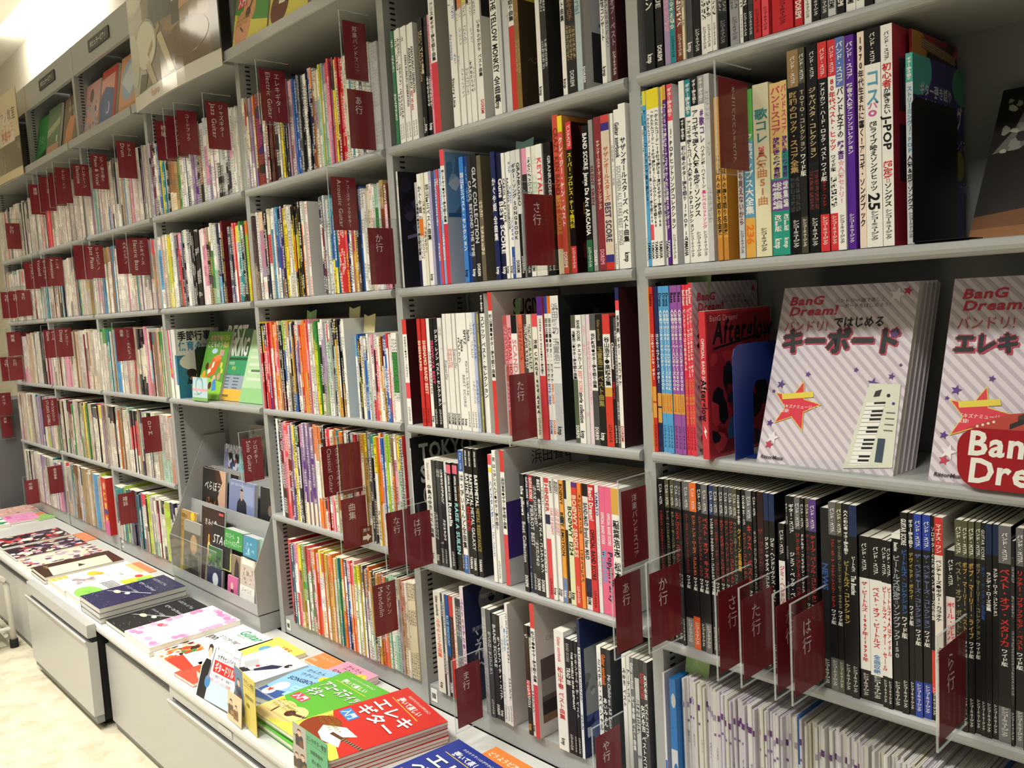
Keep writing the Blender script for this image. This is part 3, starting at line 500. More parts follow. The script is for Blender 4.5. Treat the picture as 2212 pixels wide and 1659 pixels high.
('B4', -0.621, '''-722.5 2.5 303 e9e9e6 B0,.08,1a1a1c T.1,.8,k,TOKYO_SKA_PARADISE_ORCHESTRA S161618 Xska
-669.7 26.0 257 E6E4DC T.03,.2,a,Guitar_songbook T.24,.75,k,中島みゆき_ベスト曲集 Pkk
-641.9 14.6 257 3a3c3c Ns Pkw
-626.4 13.5 257 3a3c3c Ns Psw
-612.0 11.6 257 2a2a2e Nw Psw
-599.1 12.4 257 D9E0E0 Nt
-585.4 16.6 257 1b1b1e B.02,.1,E06A80 T.12,.35,w,OFFICIAL_BAND_SCORE T.37,.6,w,Roselia Psw
-567.5 17.3 257 1b1b1e B.02,.1,E06A80 T.12,.35,w,OFFICIAL_BAND_SCORE T.37,.85,9ad8d8,RAISE_A_SUILEN
-548.9 8.1 257 2a1d18 T.2,.6,9a5a2a,The_Birthday_Book Psw
-539.5 15.6 290 w B0,.17,2F62B0 T.02,.16,w,バンド・スコア T.19,.8,k,はっぴいえんど全曲集 B.85,1,2F62B0 Psw
-522.6 15.0 297 k T.02,.14,w,OFFICIAL_BAND_SCORE T.2,.45,w,BABYMETAL T.46,.66,r,BABYMETAL Pyw
-505.9 14.8 297 k T.02,.14,w,OFFICIAL_BAND_SCORE T.2,.45,w,BABYMETAL T.46,.8,s,METAL_GALAXY Pyw
-489.4 15.4 297 k T.02,.14,w,OFFICIAL_BAND_SCORE T.2,.45,w,BABYMETAL T.46,.8,9a8a3a,METAL_RESISTANCE Pyw S121214
-433.3 10.6 290 w B0,.08,x B.1,.14,y T.2,.6,b,ハイスタンダード T.6,.8,b,ベスト・コレクション
-421.6 11.3 300 w T.05,.6,k,花_はっぴいえんど●ギター弾き語り Psk
-395.7 12.9 303 D8444A B0,.62,w B0,.16,D83F3A T.2,.58,k,浜田省吾●ギター弾き語り曲集 Sd2cfd0 Xpurple
-334.0 13.1 257 1d1d22 T.1,.35,w,the_pillows T.4,.75,s,Best_Collection Pdw
-319.9 7.9 257 1d2a4a T.02,.2,w,GUITAR_SCORE Nw Psw
-310.9 13.8 257 26262a B0,.22,B8323A T.02,.2,w,GUITAR_SCORE T.25,.6,s,PIERROT_BEST Psw
-296.0 12.6 257 222226 Ns Pdw
-282.4 11.8 257 222226 T.02,.12,w,BEST T.18,.8,w,氷室京介_ベスト・コレクション Pdw
-269.5 7.5 257 e9e9e4 Nk
-261.0 13.7 257 E8E4E0 B0,.04,D8444A B.3,.38,n B.5,1,D8444A T.05,.3,r,HINDER Psk
-246.7 9.8 257 w T.02,.12,k,BOØWY T.24,.46,E08090,CASE_OF_BOØWY Pkk
-235.9 7.7 257 w T.02,.12,k,BOØWY T.24,.46,E08090,CASE_OF_BOØWY Pkk
-227.2 6.7 257 w T.02,.12,k,BOØWY T.24,.46,E08090,CASE_OF_BOØWY Pkk
-219.5 10.5 257 E8A040 B.3,.35,2a4a4a B.5,.7,E8A040 T.03,.2,k,BOØWY T.26,.75,k,BEAT_EMOTION B.8,1,6a86b8 Pkw
-208.0 7.5 257 e0e0dc B0,.15,n B.4,1,26262a T.18,.38,w,THE_BOØWY Pkw
-199.2 14.5 257 E2E6B8 T.2,.6,2a3a2a,BOØWY_1224 Pkk
-183.1 14.7 257 D8402E B0,.04,5B2A86 T.1,.6,e,BOØWY_SINGLES B.65,1,D8402E Psw
-167.1 9.7 257 F08A3A B.6,1,F08A3A Nk
-156.1 14.6 257 E9E6E0 B0,.1,k T.15,.6,3a3a4a,BAND-MAID_Brand_New_MAID B.75,.9,n Pdk
-139.6 15.1 257 D62F36 T.02,.28,w,BanG_Dream! T.35,.75,k,OFFICIAL_BAND_SCORE Psk
-123.6 9.4 257 e9e9ea T.05,.3,4a3a8a,YAMATO Ns
-113.0 14.1 257 E8688E T.2,.45,w,OFFICIAL_BAND_SCORE T.5,.75,5ab0e0,MyGO!!!!!
-98.0 16.6 257 E8688E T.2,.45,w,OFFICIAL_BAND_SCORE T.5,.9,2a2a4a,Poppin'Party
-80.3 19.5 257 w B0,.2,D9A94A T.24,.85,k,稲葉浩志_松本孝弘 Pkk'''),
('B5', -0.95, '''-672.0 27.5 257 E9E6DA T.04,.24,k,Guitar_songbook T.26,.65,E06A4A,ふきのとう全曲集 Pkk
-642.5 7.5 257 3a3c40 Ns
-634.0 7.0 257 d6d6d2 Nk
-626.0 12.3 257 1E4E96 B.6,1,26262a T.2,.5,8ac0e0,BLUE_ENCOUNT Pdw
-612.2 13.2 257 C83A34 B.2,.6,2a2a2a T.22,.6,9a3a30,フジファブリック
-597.0 8.7 257 E6E0D4 T.3,.7,o,フォーク・コレクション
-586.9 18.7 257 4a5a6a B0,.3,3a3a3e Ns
-566.7 13.2 290 E6D8E0 T.1,.8,9a5a9a,ふたりのきずな●ソロギター S252c50 Xsolo
-487.2 13.9 257 9a9c9c Ns Psw
-471.6 14.2 257 4a4c4e T.2,.6,s,モノクロ・セレクション Psw
-456.1 13.5 250 333335 T.1,.6,s,BAND_SCORE Pdw
-441.3 11.3 250 1d1d20 T.2,.8,w,モノグラフィティ・スコア Pkw
-428.7 10.2 250 e6e6e4 Na Psk
-417.2 8.9 250 w T.1,.6,c,Mr.Children Psk
-406.6 8.9 285 E8E4E0 Nk Psk Sd8d2cc Xguit
-347.5 12.1 250 2a2018 Nw B.5,.65,r Pkf
-334.6 7.6 250 dcdad4 B0,.1,k Nk Pkk
-325.8 13.0 303 D0444E B0,.6,w B0,.18,D83F3A T.2,.58,k,松山千春●ギター弾き語り曲集 Scfc5c0 Xwood
-256.3 27.9 262 EEECE6 T.05,.26,D8707A,Guitar_songbook T.3,.74,C8303A,松山千春_ベスト曲集 Pkk
-227.3 14.9 250 1d1d20 T.04,.2,a,BAND_SCORE T.25,.4,w,TRAD_100 Psw
-211.3 7.9 250 1d1d20 T.1,.6,w,THE_MICHELLE_GUN_ELEPHANT Psw
-202.3 9.7 250 1d1d20 T.1,.8,s,マキシマム・ザ・ベスト Psw
-191.5 7.4 300 e4e8ee B0,.2,1E2A55 Nk S1c2a58 Xflower
-138.9 11.5 257 e9e9e8 B.0,.05,w T.1,.8,k,ミスチル・スペシャル
-126.0 13.4 257 1b1b1e T.05,.3,o,Guitar_songbook T.4,.9,w,あいみょん_プレミアム
-112.0 10.7 257 2f3338 T.2,.9,s,Mr.Children_All_Song
-72.7 9.3 257 e9e9e4 T.1,.9,k,みゆき_ベスト
-62.4 8.9 257 dfe2d8 T.1,.9,k,アーティスト
-52.6 8.9 257 77787a T.04,.25,w,Guitar_songbook T.3,.9,w,村下孝蔵_ベスト曲集
-42.8 10.3 257 c9c9c6 B.0,.15,4a4a4c Nk
-31.6 11.8 257 3a3a3c T.1,.3,C84A3A,BAND_SCORE T.35,.9,w,矢沢永吉_ベストスコア
-19.2 9.2 257 4a4a4c T.1,.9,w,矢沢永吉_ベストスコア''')]
FAR = [
('C1', 0.385, 257, -0.752, '-1472:l:k -1472:w/w/j:g -1472:u/w/w:k -1472:s/s/s:k -1472:w/s/s:k -1472:k/w/e:k -1472:e/d/f:k -1472:y/e/e:k -1459:w/s/s:d -1446:r/e/v:k -1434:h/e/w:k -1421:v/v/w:k -1406:w/w/w:k -1394:o/e/p:k -1385:p/p/k:w -1377:1d1420/3a1a5a/k:x -1345:w/w/w:k -1333:w/e/v:m -1324:k/m/u:w -1312:5a1f22/5a1f22/3a1816:h -1277:k:w -1259:w:k -1252:w:k -1244:k:w -1236:y:y -1226:k:w -1218:k:q -1212:d:w -1205:k:s -1196:v:x -1188:i/h/h:w -1177:v:w -1170:i/v/v:w -1162:b:c -1153:b:w -1143:d:s -1134:d:w -1128:d:w -1120:z/z/k:s -1109:z:z -1099:w:k -1084:k/k/k:w -1078:b/n/n:w -1068:o/n/u:e -1056:s/q/q:k -1046:e/v/w:m -1036:w/j/w:t -1028:y/j/w:g -1020:y/j/j:g -1012:j/w/j:t -1005:v/s/j:g -995:o/i/w:x -985:r/i/i:x -976:x/i/v:p -968:n/v/i:w -961:k:r -955:k/y/y:r -946:y/y/m:w -936:r/m/m:w -927:r/r/r:e -920:r/x/r:w -909:w/e/w:k -900:e:k -892:w:k -882:t:w -869:w:k -859:w:k -848:w:a -838:d:w -827:w:k -814:a:w -800:w:k -786:s:a'),
('C2', 0.05, 257, -1.137, '-1472:l:g -1472:l/y/l:g -1472:w/e/e:k -1471:3a2430/5a4a4a/9a8a7a:k -1434:w:k -1422:w/s/n:k -1416:e/v/w:x -1393:k:w -1382:k/m/n:w -1371:w/w/w:k -1360:e/x/w:k -1344:w/c/c:k -1331:w:c -1323:b/m/w:w -1314:c/b/w:k -1304:k/p/h:w -1291:n/b/h:k -1282:p/n/k:w -1272:y/y/y:k -1261:e/y/w:k -1251:w/i/w:k -1241:w/w/e:k -1231:w/e/w:k -1222:k/y/w:k -1214:k/o/k:y -1206:k/y/k:q -1198:k/l/k:y -1190:k:y -1182:k:w -1172:k:f -1165:w/o/o:k -1157:w:k -1149:w:x'),
('C2', 0.05, 257, -0.752, '-1070:n/w/n:n -1057:d/m/d:w -1049:s/s/w:k -1040:s/w/w:k -1031:j/j/s:d -1020:t/t/w:k -1012:c/b/y:k -1003:t/b/y:w -992:t/t/t:w -982:r/r/r:w -971:i/r/r:w -959:x/r/r:w -949:b/x/r:y -937:x/n/n:w -927:i/w/w:k -918:x/x/y:k -910:v/f/f:w -900:k/k/h:w -890:d/k/d:w -882:a/b/b:w -874:b:b -864:w:k -849:w:k -841:e:k -832:w:x -822:w/i/w:r -813:w/j/w:g -804:j/g/w:g -791:s/s/s:a -779:q/u/i:k -764:u/i/i:w'),
('C3', -0.283, 262, -0.988, '-1472:y/w/w:k -1472:y/w/w:k -1470:k/r/r:w -1458:y/r/r:w -1448:n/r/r:w -1436:n/x/r:w -1424:r/x/p:w -1414:x/w/w:k -1400:o/w/w:a -1392:o/x/o:w -1383:o/i/o:w -1374:o/x/f:w -1364:e/w/e:k -1357:k/k/j:g -1348:k/k/m:w -1339:k/k/m:w -1330:g/k/m:w -1320:l/b/w:k -1311:e/w/s:k -1300:f/w/z:a -1291:b/k/k:w -1282:e/f/b:y -1273:n/h/b:k -1264:o/v/n:w -1256:k/v/w:p -1247:w/v/w:k -1236:w/p/w:k -1230:r/o/r:e -1221:o/o/f:x -1210:o/o/f:x -1198:o/x/r:e -1187:x/i/v:k -1181:i/w/w:k -1170:w/w/w:k -1160:e/w/w:k -1152:g/y/i:r -1145:g/y/y:k -1137:g/l/y:k -1127:g/y/y:k -1117:w/k/e:k -1105:w/v/8fa06a:v -1095:v/v/8fa06a:g -1083:w/s/w:k -1075:x/j/w:k -1067:w/j/w:k -1059:k/k/k:w -1052:k/j/w:k -1044:w/k/d:w -1034:k/f/f:y -1025:k/w/f:k -1017:k/k/f:w -1010:w/k/k:w -1000:w:a'),
('C3', -0.283, 220, -0.752, '-943:c/w/w:a -934:b/w/k:w -927:k/k/k:y -920:m/k/e:w -912:w/e/w:k -904:w/b/b:w -891:k/j/w:k -883:w/w/j:k -876:w/w/w:t -867:i/w/x:k -857:w/k/x:w -846:w/x/o:w -838:w/w/w:x -828:f/f/w:k -820:m/w/f:k -813:k/w/k:w -805:b/b/b:w -796:r/w/b:x -788:w/w/w:x -780:w/w/w:k -774:w/g/w:k'),
('C4', -0.616, 297, -0.752, '-1416:w/w/w:c -1401:k/k/n:w -1390:k/m/k:w -1375:i/i/r:k -1364:x/x/x:w -1350:x/m/m:w -1338:v/m/p:w -1327:v/v/n:w -1316:y/y/y:k -1305:k/e/w:k -1294:g/k/k:w -1283:k/s/k:w -1275:i/v/e:p -1264:v/p/e:w -1254:v/p/e:w -1243:v/p/e:w -1233:v/p/e:w -1222:v/p/e:w -1212:v/p/e:w -1199:o/w/w:a -1183:o/w/o:a -1166:o/e/o:a -1150:k/k/w:k -1140:k/w/r:w -1130:x/w/r:w -1118:r/e/i:x -1106:i/e/r:w -1094:e/e/w:k -1082:o/o/e:k -1067:t/e/w:k -1055:o/h/o:g -1037:u/h/e:k -1023:w/a/s:k -1011:n/d/w:w -1002:s/h/w:k -990:u/e/w:k -979:r/i/h:k -968:s/e/w:k -957:h/i/e:m -946:f/e/e:k -934:y/q/s:k -924:d/q/e:k -913:a/d/z:k -902:t/k/k:e -891:g/w/w:k -883:y/w/e:k -872:x/o/o:k -862:o/o/e:w -851:b/v/w:w -841:v/w/s:b -830:l/l/w:g -820:l/w/w:g -812:a/e/e:k -804:h/o/w:k -796:w/i/s:k -786:r/w/w:k -778:y/j/s:k -770:k/k/k:k -754:r/w/s:k'),
('C5', -0.95, 257, -0.752, '-1406:r:r -1388:4a1f22:i -1382:2f5f78:w -1370:v/w/w:k -1358:i/w/r:p -1346:x/x/x:e -1334:y/h/e:k -1320:g/g/h:w -1305:h/g/w:i -1294:x/j/w:k -1282:x/w/j:k -1271:i/g/w:g -1260:h/m/m:w -1248:o/i/r:w -1237:i/r/x:w -1226:a/i/f:r -1215:y/w/f:w -1204:o/w/w:p -1193:y/w/w:k -1182:f/f/w:g -1172:e/f/e:k -1161:o/f/f:k -1150:o/f/e:r -1140:f/j/j:w -1127:l/j/g:w -1114:t/g/t:w -1106:g/y/f:r -1096:o/e/o:k -1086:i/o/r:w -1078:n/w/b:w -1068:v/b/n:w -1058:x/e/o:w -1048:x/f/o:w -1038:i/f/w:w -1028:l/w/w:k -1018:y/w/w:k -1008:y/w/w:k -999:q/w/w:x -989:d/w/w:k -980:f/w/w:x -970:n/v/w:k -961:o/e/w:k -951:f/f/j:k -942:k/k/w:w -932:k/w/k:w -923:f/e/f:k -912:o/i/o:k -900:m/e/x:w -889:o/w/o:x -878:g/j/w:g -867:j/w/w:k -853:j/w/j:g -840:s/w/j:k -827:d/j/w:k -825:j/z/z:w -820:e/v/v:k -813:r/h/h:w -807:c09070:w -791:w/e/w:k -784:e:k'),
('D1', 0.385, 257, -1.502, '-2222:s:k -2222:s:d -2217:v/n/v:w -2202:m:w -2188:k:w -2176:k/w/k:w -2158:e:k -2142:b/b/b:w -2125:y/y/y:k -2104:t/t/t:w -2087:w:k -2070:k:w -2053:e/h/e:h -2020:e/h/e:o -1992:q/q/q:k -1968:g/g/g:e -1948:w/e/w:k -1928:w:k -1913:n/w/w:b -1897:e/w/k:k -1878:w/w/w:k -1859:v:k -1837:v/v/p:w -1814:u/k/k:w -1792:k/u/k:e -1771:w:k -1749:w/i/w:b -1728:w/e/v:k -1707:i/w/w:k -1686:w:k -1665:k/w/k:w -1645:d/s/d:w -1625:s:k -1605:k/w/k:w -1585:n:w -1566:w/i/w:k -1546:w:k'),
('D2', 0.05, 257, -1.6746, '-2222:q/l/w:k -2222:c/c/w:e -2222:e:d -2222:m/n/n:k -2222:w/s/c:v -2202:w/c/w:k -2177:i/i/v:k -2162:e/e/e:k -2144:w/e/e:k -2130:y/l/y:q -2112:y/y/w:q -2100:w/j/w:k -2083:w/w/w:a -2065:s/w/w:k -2054:n/n/d:s -2040:m/x/h:k -2028:i/x/x:k -2014:i/k/k:w -2003:v/k/k:w -1992:g/k/k:w -1978:w/w/w:a -1956:w/w/s:k -1943:d/s/s:k -1921:k/k/k:k -1881:k/k/k:w -1850:w/w/w:i -1830:w/i/w:i -1812:i/i/w:i -1792:h/k/d:e -1774:w/d/d:y -1757:w/g/j:k -1742:w/w/j:g -1725:w/s/k:w -1715:n/n/c:s -1698:w/k/k:w -1687:m/k/k:f'),
('D2', 0.05, 240, -1.502, '-1630:4a4a55/4a5a66/6a6a88:w -1612:d/n/v:w -1598:x/x/w:e -1585:x/x/r:w -1576:y/w/t:w -1562:l/t/t:w -1549:g/t/z:w -1538:w/k/k:w -1527:d/k/k:w -1519:o/l/y:g')]
RND = [('E1', 0.385, 262, -2.235, -2.975, 'wwswesewwsscwijvn', 'w', 9), ('F1', 0.385, 262, -3.0, -3.72, 'wwswewwsexsiws', 'w', 9), ('G1', 0.385, 262, -3.75, -4.47, 'wswewskwnwws', 'w', 9), ('E2', 0.05, 262, -2.235, -2.975, 'wejwsvqhwekicntw', 'w', 9), ('F2', 0.05, 262, -3.0, -3.72, 'wsewivmszwcewlhq', 'w', 9), ('G2', 0.05, 262, -3.75, -4.47, 'wswwsewjsn', 'w', 10), ('E3', -0.283, 262, -2.235, -2.975, 'wejwiwesohwkecwxf', 'w', 9), ('F3', -0.283, 262, -3.0, -3.72, 'wvsiewwswmqhew', 'w', 9), ('G3', -0.283, 262, -3.75, -4.47, 'wszgjiwmwesk', 'w', 9), ('E4', -0.616, 262, -2.235, -2.975, 'wewhqwkjxwneowes', 'w', 8), ('F4', -0.616, 262, -3.0, -3.72, 'wehqlgyewdmevgwk', 'w', 8), ('G4', -0.616, 262, -3.75, -4.47, 'vpeiwyewvlsew', 'w', 8), ('E5', -0.94, 240, -2.235, -2.975, 'wjktiwtglnswk', 'w', 11), ('F5', -0.94, 262, -3.1, -3.72, 'eysejchweqlx', 'w', 7), ('G5', -0.94, 262, -3.75, -4.47, 'wivsswwevs', 'w', 10)]
SIGNS = [
('オムニバスバンドスコア', '', 0.2425, -0.0919, 0.3208, 0.1854, 'in the top right bay above the orange spines'),
('洋楽バンドスコア', '', 0.0101, -0.0827, -0.3455, -0.4838, 'beside the yellow-topped white songbook'),
('あ行', '', -0.0117, -0.0865, -0.5076, -0.6498, 'below the tall western-score card'),
('か行', '', 0.0788, -0.099, -0.4781, -0.6087, 'at the left end of the black scores'),
('さ行', '', 0.2207, -0.105, -0.4784, -0.6134, 'second of the row before the black scores'),
('た行', '', 0.264, -0.1046, -0.4819, -0.6118, 'in front of the black scores'),
('な行', '', 0.3221, -0.1038, -0.4792, -0.6143, 'half hidden in front of the black scores'),
('は行', '', 0.3509, -0.105, -0.4878, -0.6135, 'in front of the black scores'),
('ら行', '', 0.558, -0.105, -0.4846, -0.6114, 'nearest the right edge'),
('さ行', '', -0.1913, -0.088, 0.2033, 0.0681, 'in the middle bay, second shelf'),
('た行', '', -0.2673, -0.0821, -0.1436, -0.2779, 'in the middle bay, third shelf'),
('は行', '', -0.6523, -0.0825, -0.4855, -0.6185, 'below the black ska book'),
('な行', '', -0.737, -0.0827, -0.4928, -0.631, 'left of the black ska book'),
('ま行', '', -0.4988, -0.0865, -0.8173, -0.9586, 'above the counter, navy book behind'),
('や行', '', -0.0793, -0.0851, -0.8344, -0.9926, 'at the bottom edge, beside sheet music'),
('邦楽バンドスコア', '', -0.7836, -0.0758, 0.6829, 0.5459, 'above another card on the top shelf'),
('あ行', '', -0.7718, -0.0837, 0.5219, 0.3843, 'above the long grey shelf edge, lower of two'),
('エレキギター', 'Electric Guitar', -1.1818, -0.0894, 0.6627, 0.5252, 'on the upper shelf'),
('アコースティックギター', 'Acoustic Guitar', -0.8729, -0.0842, 0.3332, 0.2027, 'on the second shelf'),
('か行', '', -0.7268, -0.0842, 0.1935, 0.0605, 'below the acoustic guitar card'),
('クラシックギター', 'Classical Guitar', -1.0205, -0.0829, -0.3543, -0.4899, 'beside the purple spines'),
('', '', -0.9423, -0.0723, -0.3417, -0.4757, 'blank, behind the classical guitar card'),
('曲集', '', -0.9321, -0.0882, -0.4844, -0.6176, 'below the classical guitar card'),
('マンドリン', 'Mandolin', -0.8219, -0.0809, -0.6937, -0.8273, 'above the pink songbook'),
('ソロギター', 'Solo Guitar', -1.504, -0.0779, -0.3723, -0.5075, 'above the CD rack'),
('ジャズギター', 'Jazz Guitar', -1.5419, -0.0823, 0.6527, 0.5115, 'under the drummer poster'),
('コードブック', '', -1.7687, -0.0773, 0.6711, 0.5336, 'under the drummer poster'),
('ヒットソング', '', -1.8554, -0.0776, 0.6705, 0.5387, 'behind the chord book card'),
('初級', '', -1.9543, -0.0763, 0.6731, 0.5424, 'leftmost under the drummer poster'),
('ドラム', 'Drum', -2.3251, -0.0793, 0.6702, 0.5367, 'on the upper shelf'),
('ピアノ弾き語り', 'Piano & Vocal', -2.6374, -0.0737, 0.6746, 0.5384, 'on the upper shelf'),
('エレクトーン', 'Electone', -2.8621, -0.0767, 0.6696, 0.5399, 'on the upper shelf'),
('テレビ・CM', '', -3.1043, -0.0746, 0.6933, 0.541, 'on the upper shelf'),
('映画音楽', '', -3.2008, -0.0736, 0.6839, 0.5407, 'on the upper shelf'),
('クラシック', '', -3.3567, -0.0721, 0.6902, 0.5365, 'on the upper shelf'),
('連弾', '', -3.5394, -0.0716, 0.6801, 0.5402, 'on the upper shelf'),
('か行', '', -4.0125, -0.0789, 0.5486, 0.4171, 'at the left edge'),
('エレキベース', 'Electric Bass', -2.2927, -0.0789, 0.3147, 0.1777, 'on the second shelf'),
('大人のピアノ', '', -2.4413, -0.0762, 0.3232, 0.192, 'behind the electric bass card'),
('ジャズピアノ', 'Jazz Piano', -2.7874, -0.0807, 0.3303, 0.1965, 'on the second shelf'),
('', '', -2.9431, -0.0804, 0.3438, 0.1999, 'blank, behind the jazz piano card'),
('アニメ', 'Animation', -3.3598, -0.0788, 0.325, 0.1941, 'on the second shelf'),
('ボーカロイド', 'Vocaloid', -3.5674, -0.0784, 0.3343, 0.2005, 'on the second shelf'),
('ハワイアン', '', -3.7527, -0.0781, 0.3323, 0.1986, 'on the second shelf'),
('ま行', '', -3.947, -0.073, 0.2032, 0.0712, 'at the far left, second shelf'),
('は行', '', -4.1, -0.0754, 0.2059, 0.0706, 'at the far left, second shelf'),
('な行', '', -4.2759, -0.0767, 0.2094, 0.0677, 'at the far left, second shelf'),
('シニア・大人ピアノ', '曲集', -2.5276, -0.0832, -0.013, -0.1435, 'on the third shelf'),
('ディズニー', 'Disney', -3.3317, -0.0772, -0.0025, -0.1345, 'on the third shelf'),
('ゲーム', 'Game', -3.5497, -0.0751, -0.0057, -0.1411, 'on the third shelf'),
('邦楽', '', -4.2367, -0.0786, -0.008, -0.1371, 'at the far left, third shelf'),
('た行', '', -4.2536, -0.0756, -0.1404, -0.2685, 'at the far left, lower of a pair'),
('さ行', '', -4.433, -0.0794, -0.1441, -0.2784, 'at the far left edge'),
('スタジオジブリ', 'STUDIO GHIBLI', -3.6795, -0.0791, -0.3461, -0.4819, 'on the fourth shelf'),
('DTM', '', -2.3406, -0.0774, -0.355, -0.4936, 'on the fourth shelf'),
('オペラ', '', -4.5934, -0.0766, -0.3527, -0.4781, 'at the far left edge'),
('声楽', '', -4.6364, -0.0687, -0.4844, -0.6141, 'at the far left edge, lower'),
('器楽曲集', '', -3.7193, -0.0782, -0.6887, -0.8277, 'on the bottom shelf'),
('中国', '', -4.2069, -0.0769, -0.8163, -0.9494, 'lowest at the left'),
('雑誌', '', -2.6966, -0.0798, -0.6972, -0.8271, 'on the bottom shelf')]
# ================================================================ structure
BAYX = lambda k: -.75*k
LV = {1: .364, 2: .028, 3: -.304, 4: -.636}
def struct(mb, name, m, **kw): return tag(mb.make(name, m, **kw), kind='structure')
FZ = -1.372
b = MB(); b.box(-7, -6, FZ-.05, 3, .3, FZ); struct(b, 'floor', 'floor')
b = MB(); b.box(-7, .215, FZ, 3, .30, 1.60); struct(b, 'wall_back', 'wall')
b = MB(); b.box(-6.2, -6, FZ, -6.1, .215, 1.60); struct(b, 'wall_left', 'wall')
b = MB(); b.box(-7, -6, 1.60, 3, .3, 1.65); struct(b, 'ceiling', 'ceil')
# recessed light troffers in the ceiling
for i, x in enumerate((-4.6, -3.3, -2.0, -.7, .6)):
    t = empty('ceiling_light', (x, -1.25, 1.60), '%s lit ceiling light panel over the aisle' % ('farthest', 'fourth', 'third', 'second', 'nearest')[i], 'ceiling light')
    f = MB()
    for q in ((-.34, -.19, .34, -.17), (-.34, .17, .34, .19), (-.34, -.17, -.32, .17), (.32, -.17, .34, .17)): f.box(q[0], q[1], -.02, q[2], q[3], 0)
    f.make('light_frame', 'whitetube', t); d = MB(); d.box(-.32, -.17, -.012, .32, .17, -.004); d.make('diffuser', 'lamp', t)

def lip_profile(z0, z1, y): # rounded nose
    r = (z1-z0)/2; zc = (z0+z1)/2
    return [(.02, z0), (y+r*.9, z0)]+[(y+r*.9-r*.9*math.sin(t), zc-r*math.cos(t)) for t in [math.pi*j/6 for j in range(1, 6)]]+[(y+r*.9, z1), (.02, z1)]
def bookcase(k):
    X0 = BAYX(k); X1 = X0+.75; L = 'ABCDEFG'[k]
    names = ['rightmost grey steel bookcase with black-spined scores', 'grey steel bookcase second from the right, between two uprights', 'grey steel bookcase third from the right, above the red guitar books', 'grey steel bookcase holding the CD display rack', 'grey steel bookcase with a black label plate, left of the drummer poster', 'grey steel bookcase with green picture books on its top shelf', 'farthest grey steel bookcase at the left end']
    t = empty('bookcase', (X0, 0, -1.005), names[k], 'bookcase', 'steel bookcases along the wall'); o = Vector((X0, 0, -1.005))
    def put(mb, name, m, par=t): return mb.make(name, m, par, loc=-o if par is t else None)
    b = MB(); b.prism([(X0, 0), (X0+.0255, 0), (X0+.0255, .012), (X0+.02, .214), (X0+.001, .214), (X0, .012)], -1.004, 1.176, 2); up = put(b, 'upright', 'metal')
    if k == 6 or k == 0:
        b = MB(); xx = X0 if k == 6 else X1; b.prism([(xx-.001, 0), (xx+.0245, 0), (xx+.0245, .214), (xx-.001, .214)], -1.004, 1.176, 2)
        if k == 0: put(b, 'upright', 'metal')
    # adjustment slots: dark notches pressed into the upright's inner face
    s = MB()
    for yc in (.028, .184):
        z = -.93
        while z < 1.12: s.box(X0+.0235 if yc < .1 else X0+.0195, yc-.007, z, X0+.0262 if yc < .1 else X0+.0218, yc+.007, z+.0042, 'k'); z += .0128
    s = put(s, 'shelf_slots', 'dark'); s['kind'] = 'stuff'
    b = MB(); b.box(X0+.003, .208, -1.004, X1-.003, .214, 1.176); put(b, 'back_panel', 'back')
    lv = dict(LV)
    if k == 0: lv[4] = -.655; lv[3] = -.304
    if k == 1: lv[4] = -.643
    if k == 3: lv.pop(4)
    xa, xb = X0+.0275, X1-.0015
    for n, z in lv.items():
        b = MB(); b.box(xa, .018, z+.003, xb, .207, z+.0205); b.prism(lip_profile(z, z+.0215, -.013), xa, xb, 0); sh = put(b, 'shelf', 'metal')
        sh.data.shade_smooth(); sh.data.polygons.foreach_set('use_smooth', [False]*len(sh.data.polygons))
    b = MB(); b.box(xa, -.0405, .7565, xb, .207, .7845); b.prism([(-.0435, .757), (-.0405, .7545), (-.0405, .785), (-.0435, .783)], xa-.016, xb+.0, 0); put(b, 'display_shelf', 'metal')
    b = MB(); b.box(xa-.002, .001, 1.058, xb+.001, .016, 1.176); b.box(xa, .016, 1.165, xb, .207, 1.176); put(b, 'header_panel', 'metal')
    if k in (1, 2, 4, 5, 6):
        b = MB(); b.box(xa-.001, .004, -1.004, xb, .207, -.951 if k in (1, 2) else -.942); put(b, 'base_shelf', 'metal')
    if k == 0:
        b = MB(); b.box(xa-.001, .004, -1.0045, xb, .207, -1.0005); put(b, 'base_shelf', 'metal')
    if k in (1, 2, 4):
        b = MB(); x = xa+.006; zt = -.955 if k < 3 else -.95; b.box(x, .0025, zt-.036, x+.024, .0039, zt-.004, 'w')
        lab = put(b, 'price_label', 'print'); lab['label'] = 'white barcode label'
        c = MB(); rr = random.Random(k); q = x+.004
        while q < x+.020: w = rr.choice((.0006, .001, .0014)); c.raw([(q, .0022, zt-.028), (q+w, .0022, zt-.028), (q+w, .0022, zt-.014), (q, .0022, zt-.014)], [(0, 1, 2, 3)], 'k'); q += w+rr.choice((.0006, .001))
        c = c.make('barcode', 'ink', lab)
    return t
cases = [bookcase(k) for k in range(7)]

# ================================================================ glyph set
KANJI = '一二三四五六七八九十年代語弾入門楽教室季節行事保育募集中最新曲教本浜田省吾福山雅人気超定番全歌洋上下小大号特別付録月税体験実施初心者向動画級完全版基礎練習編名作映音器料金東京記念講座松本部屋色毎日春夏秋冬君物語今夜私達道国見放題生徒少絵昭和指板脱落秘密花切'
load_glyphs(set(''.join(chr(c) for c in list(range(0x21, 0x7f))+list(range(0x3041, 0x3097))+list(range(0x30a1, 0x30fd)))+'・!?、。〜「」〔〕()☆◎●♪♡→Ø&'+KANJI+''.join(t for _, _, t in ROWS)+''.join(s[0]+s[1] for s in SIGNS))-set(' \n_'))

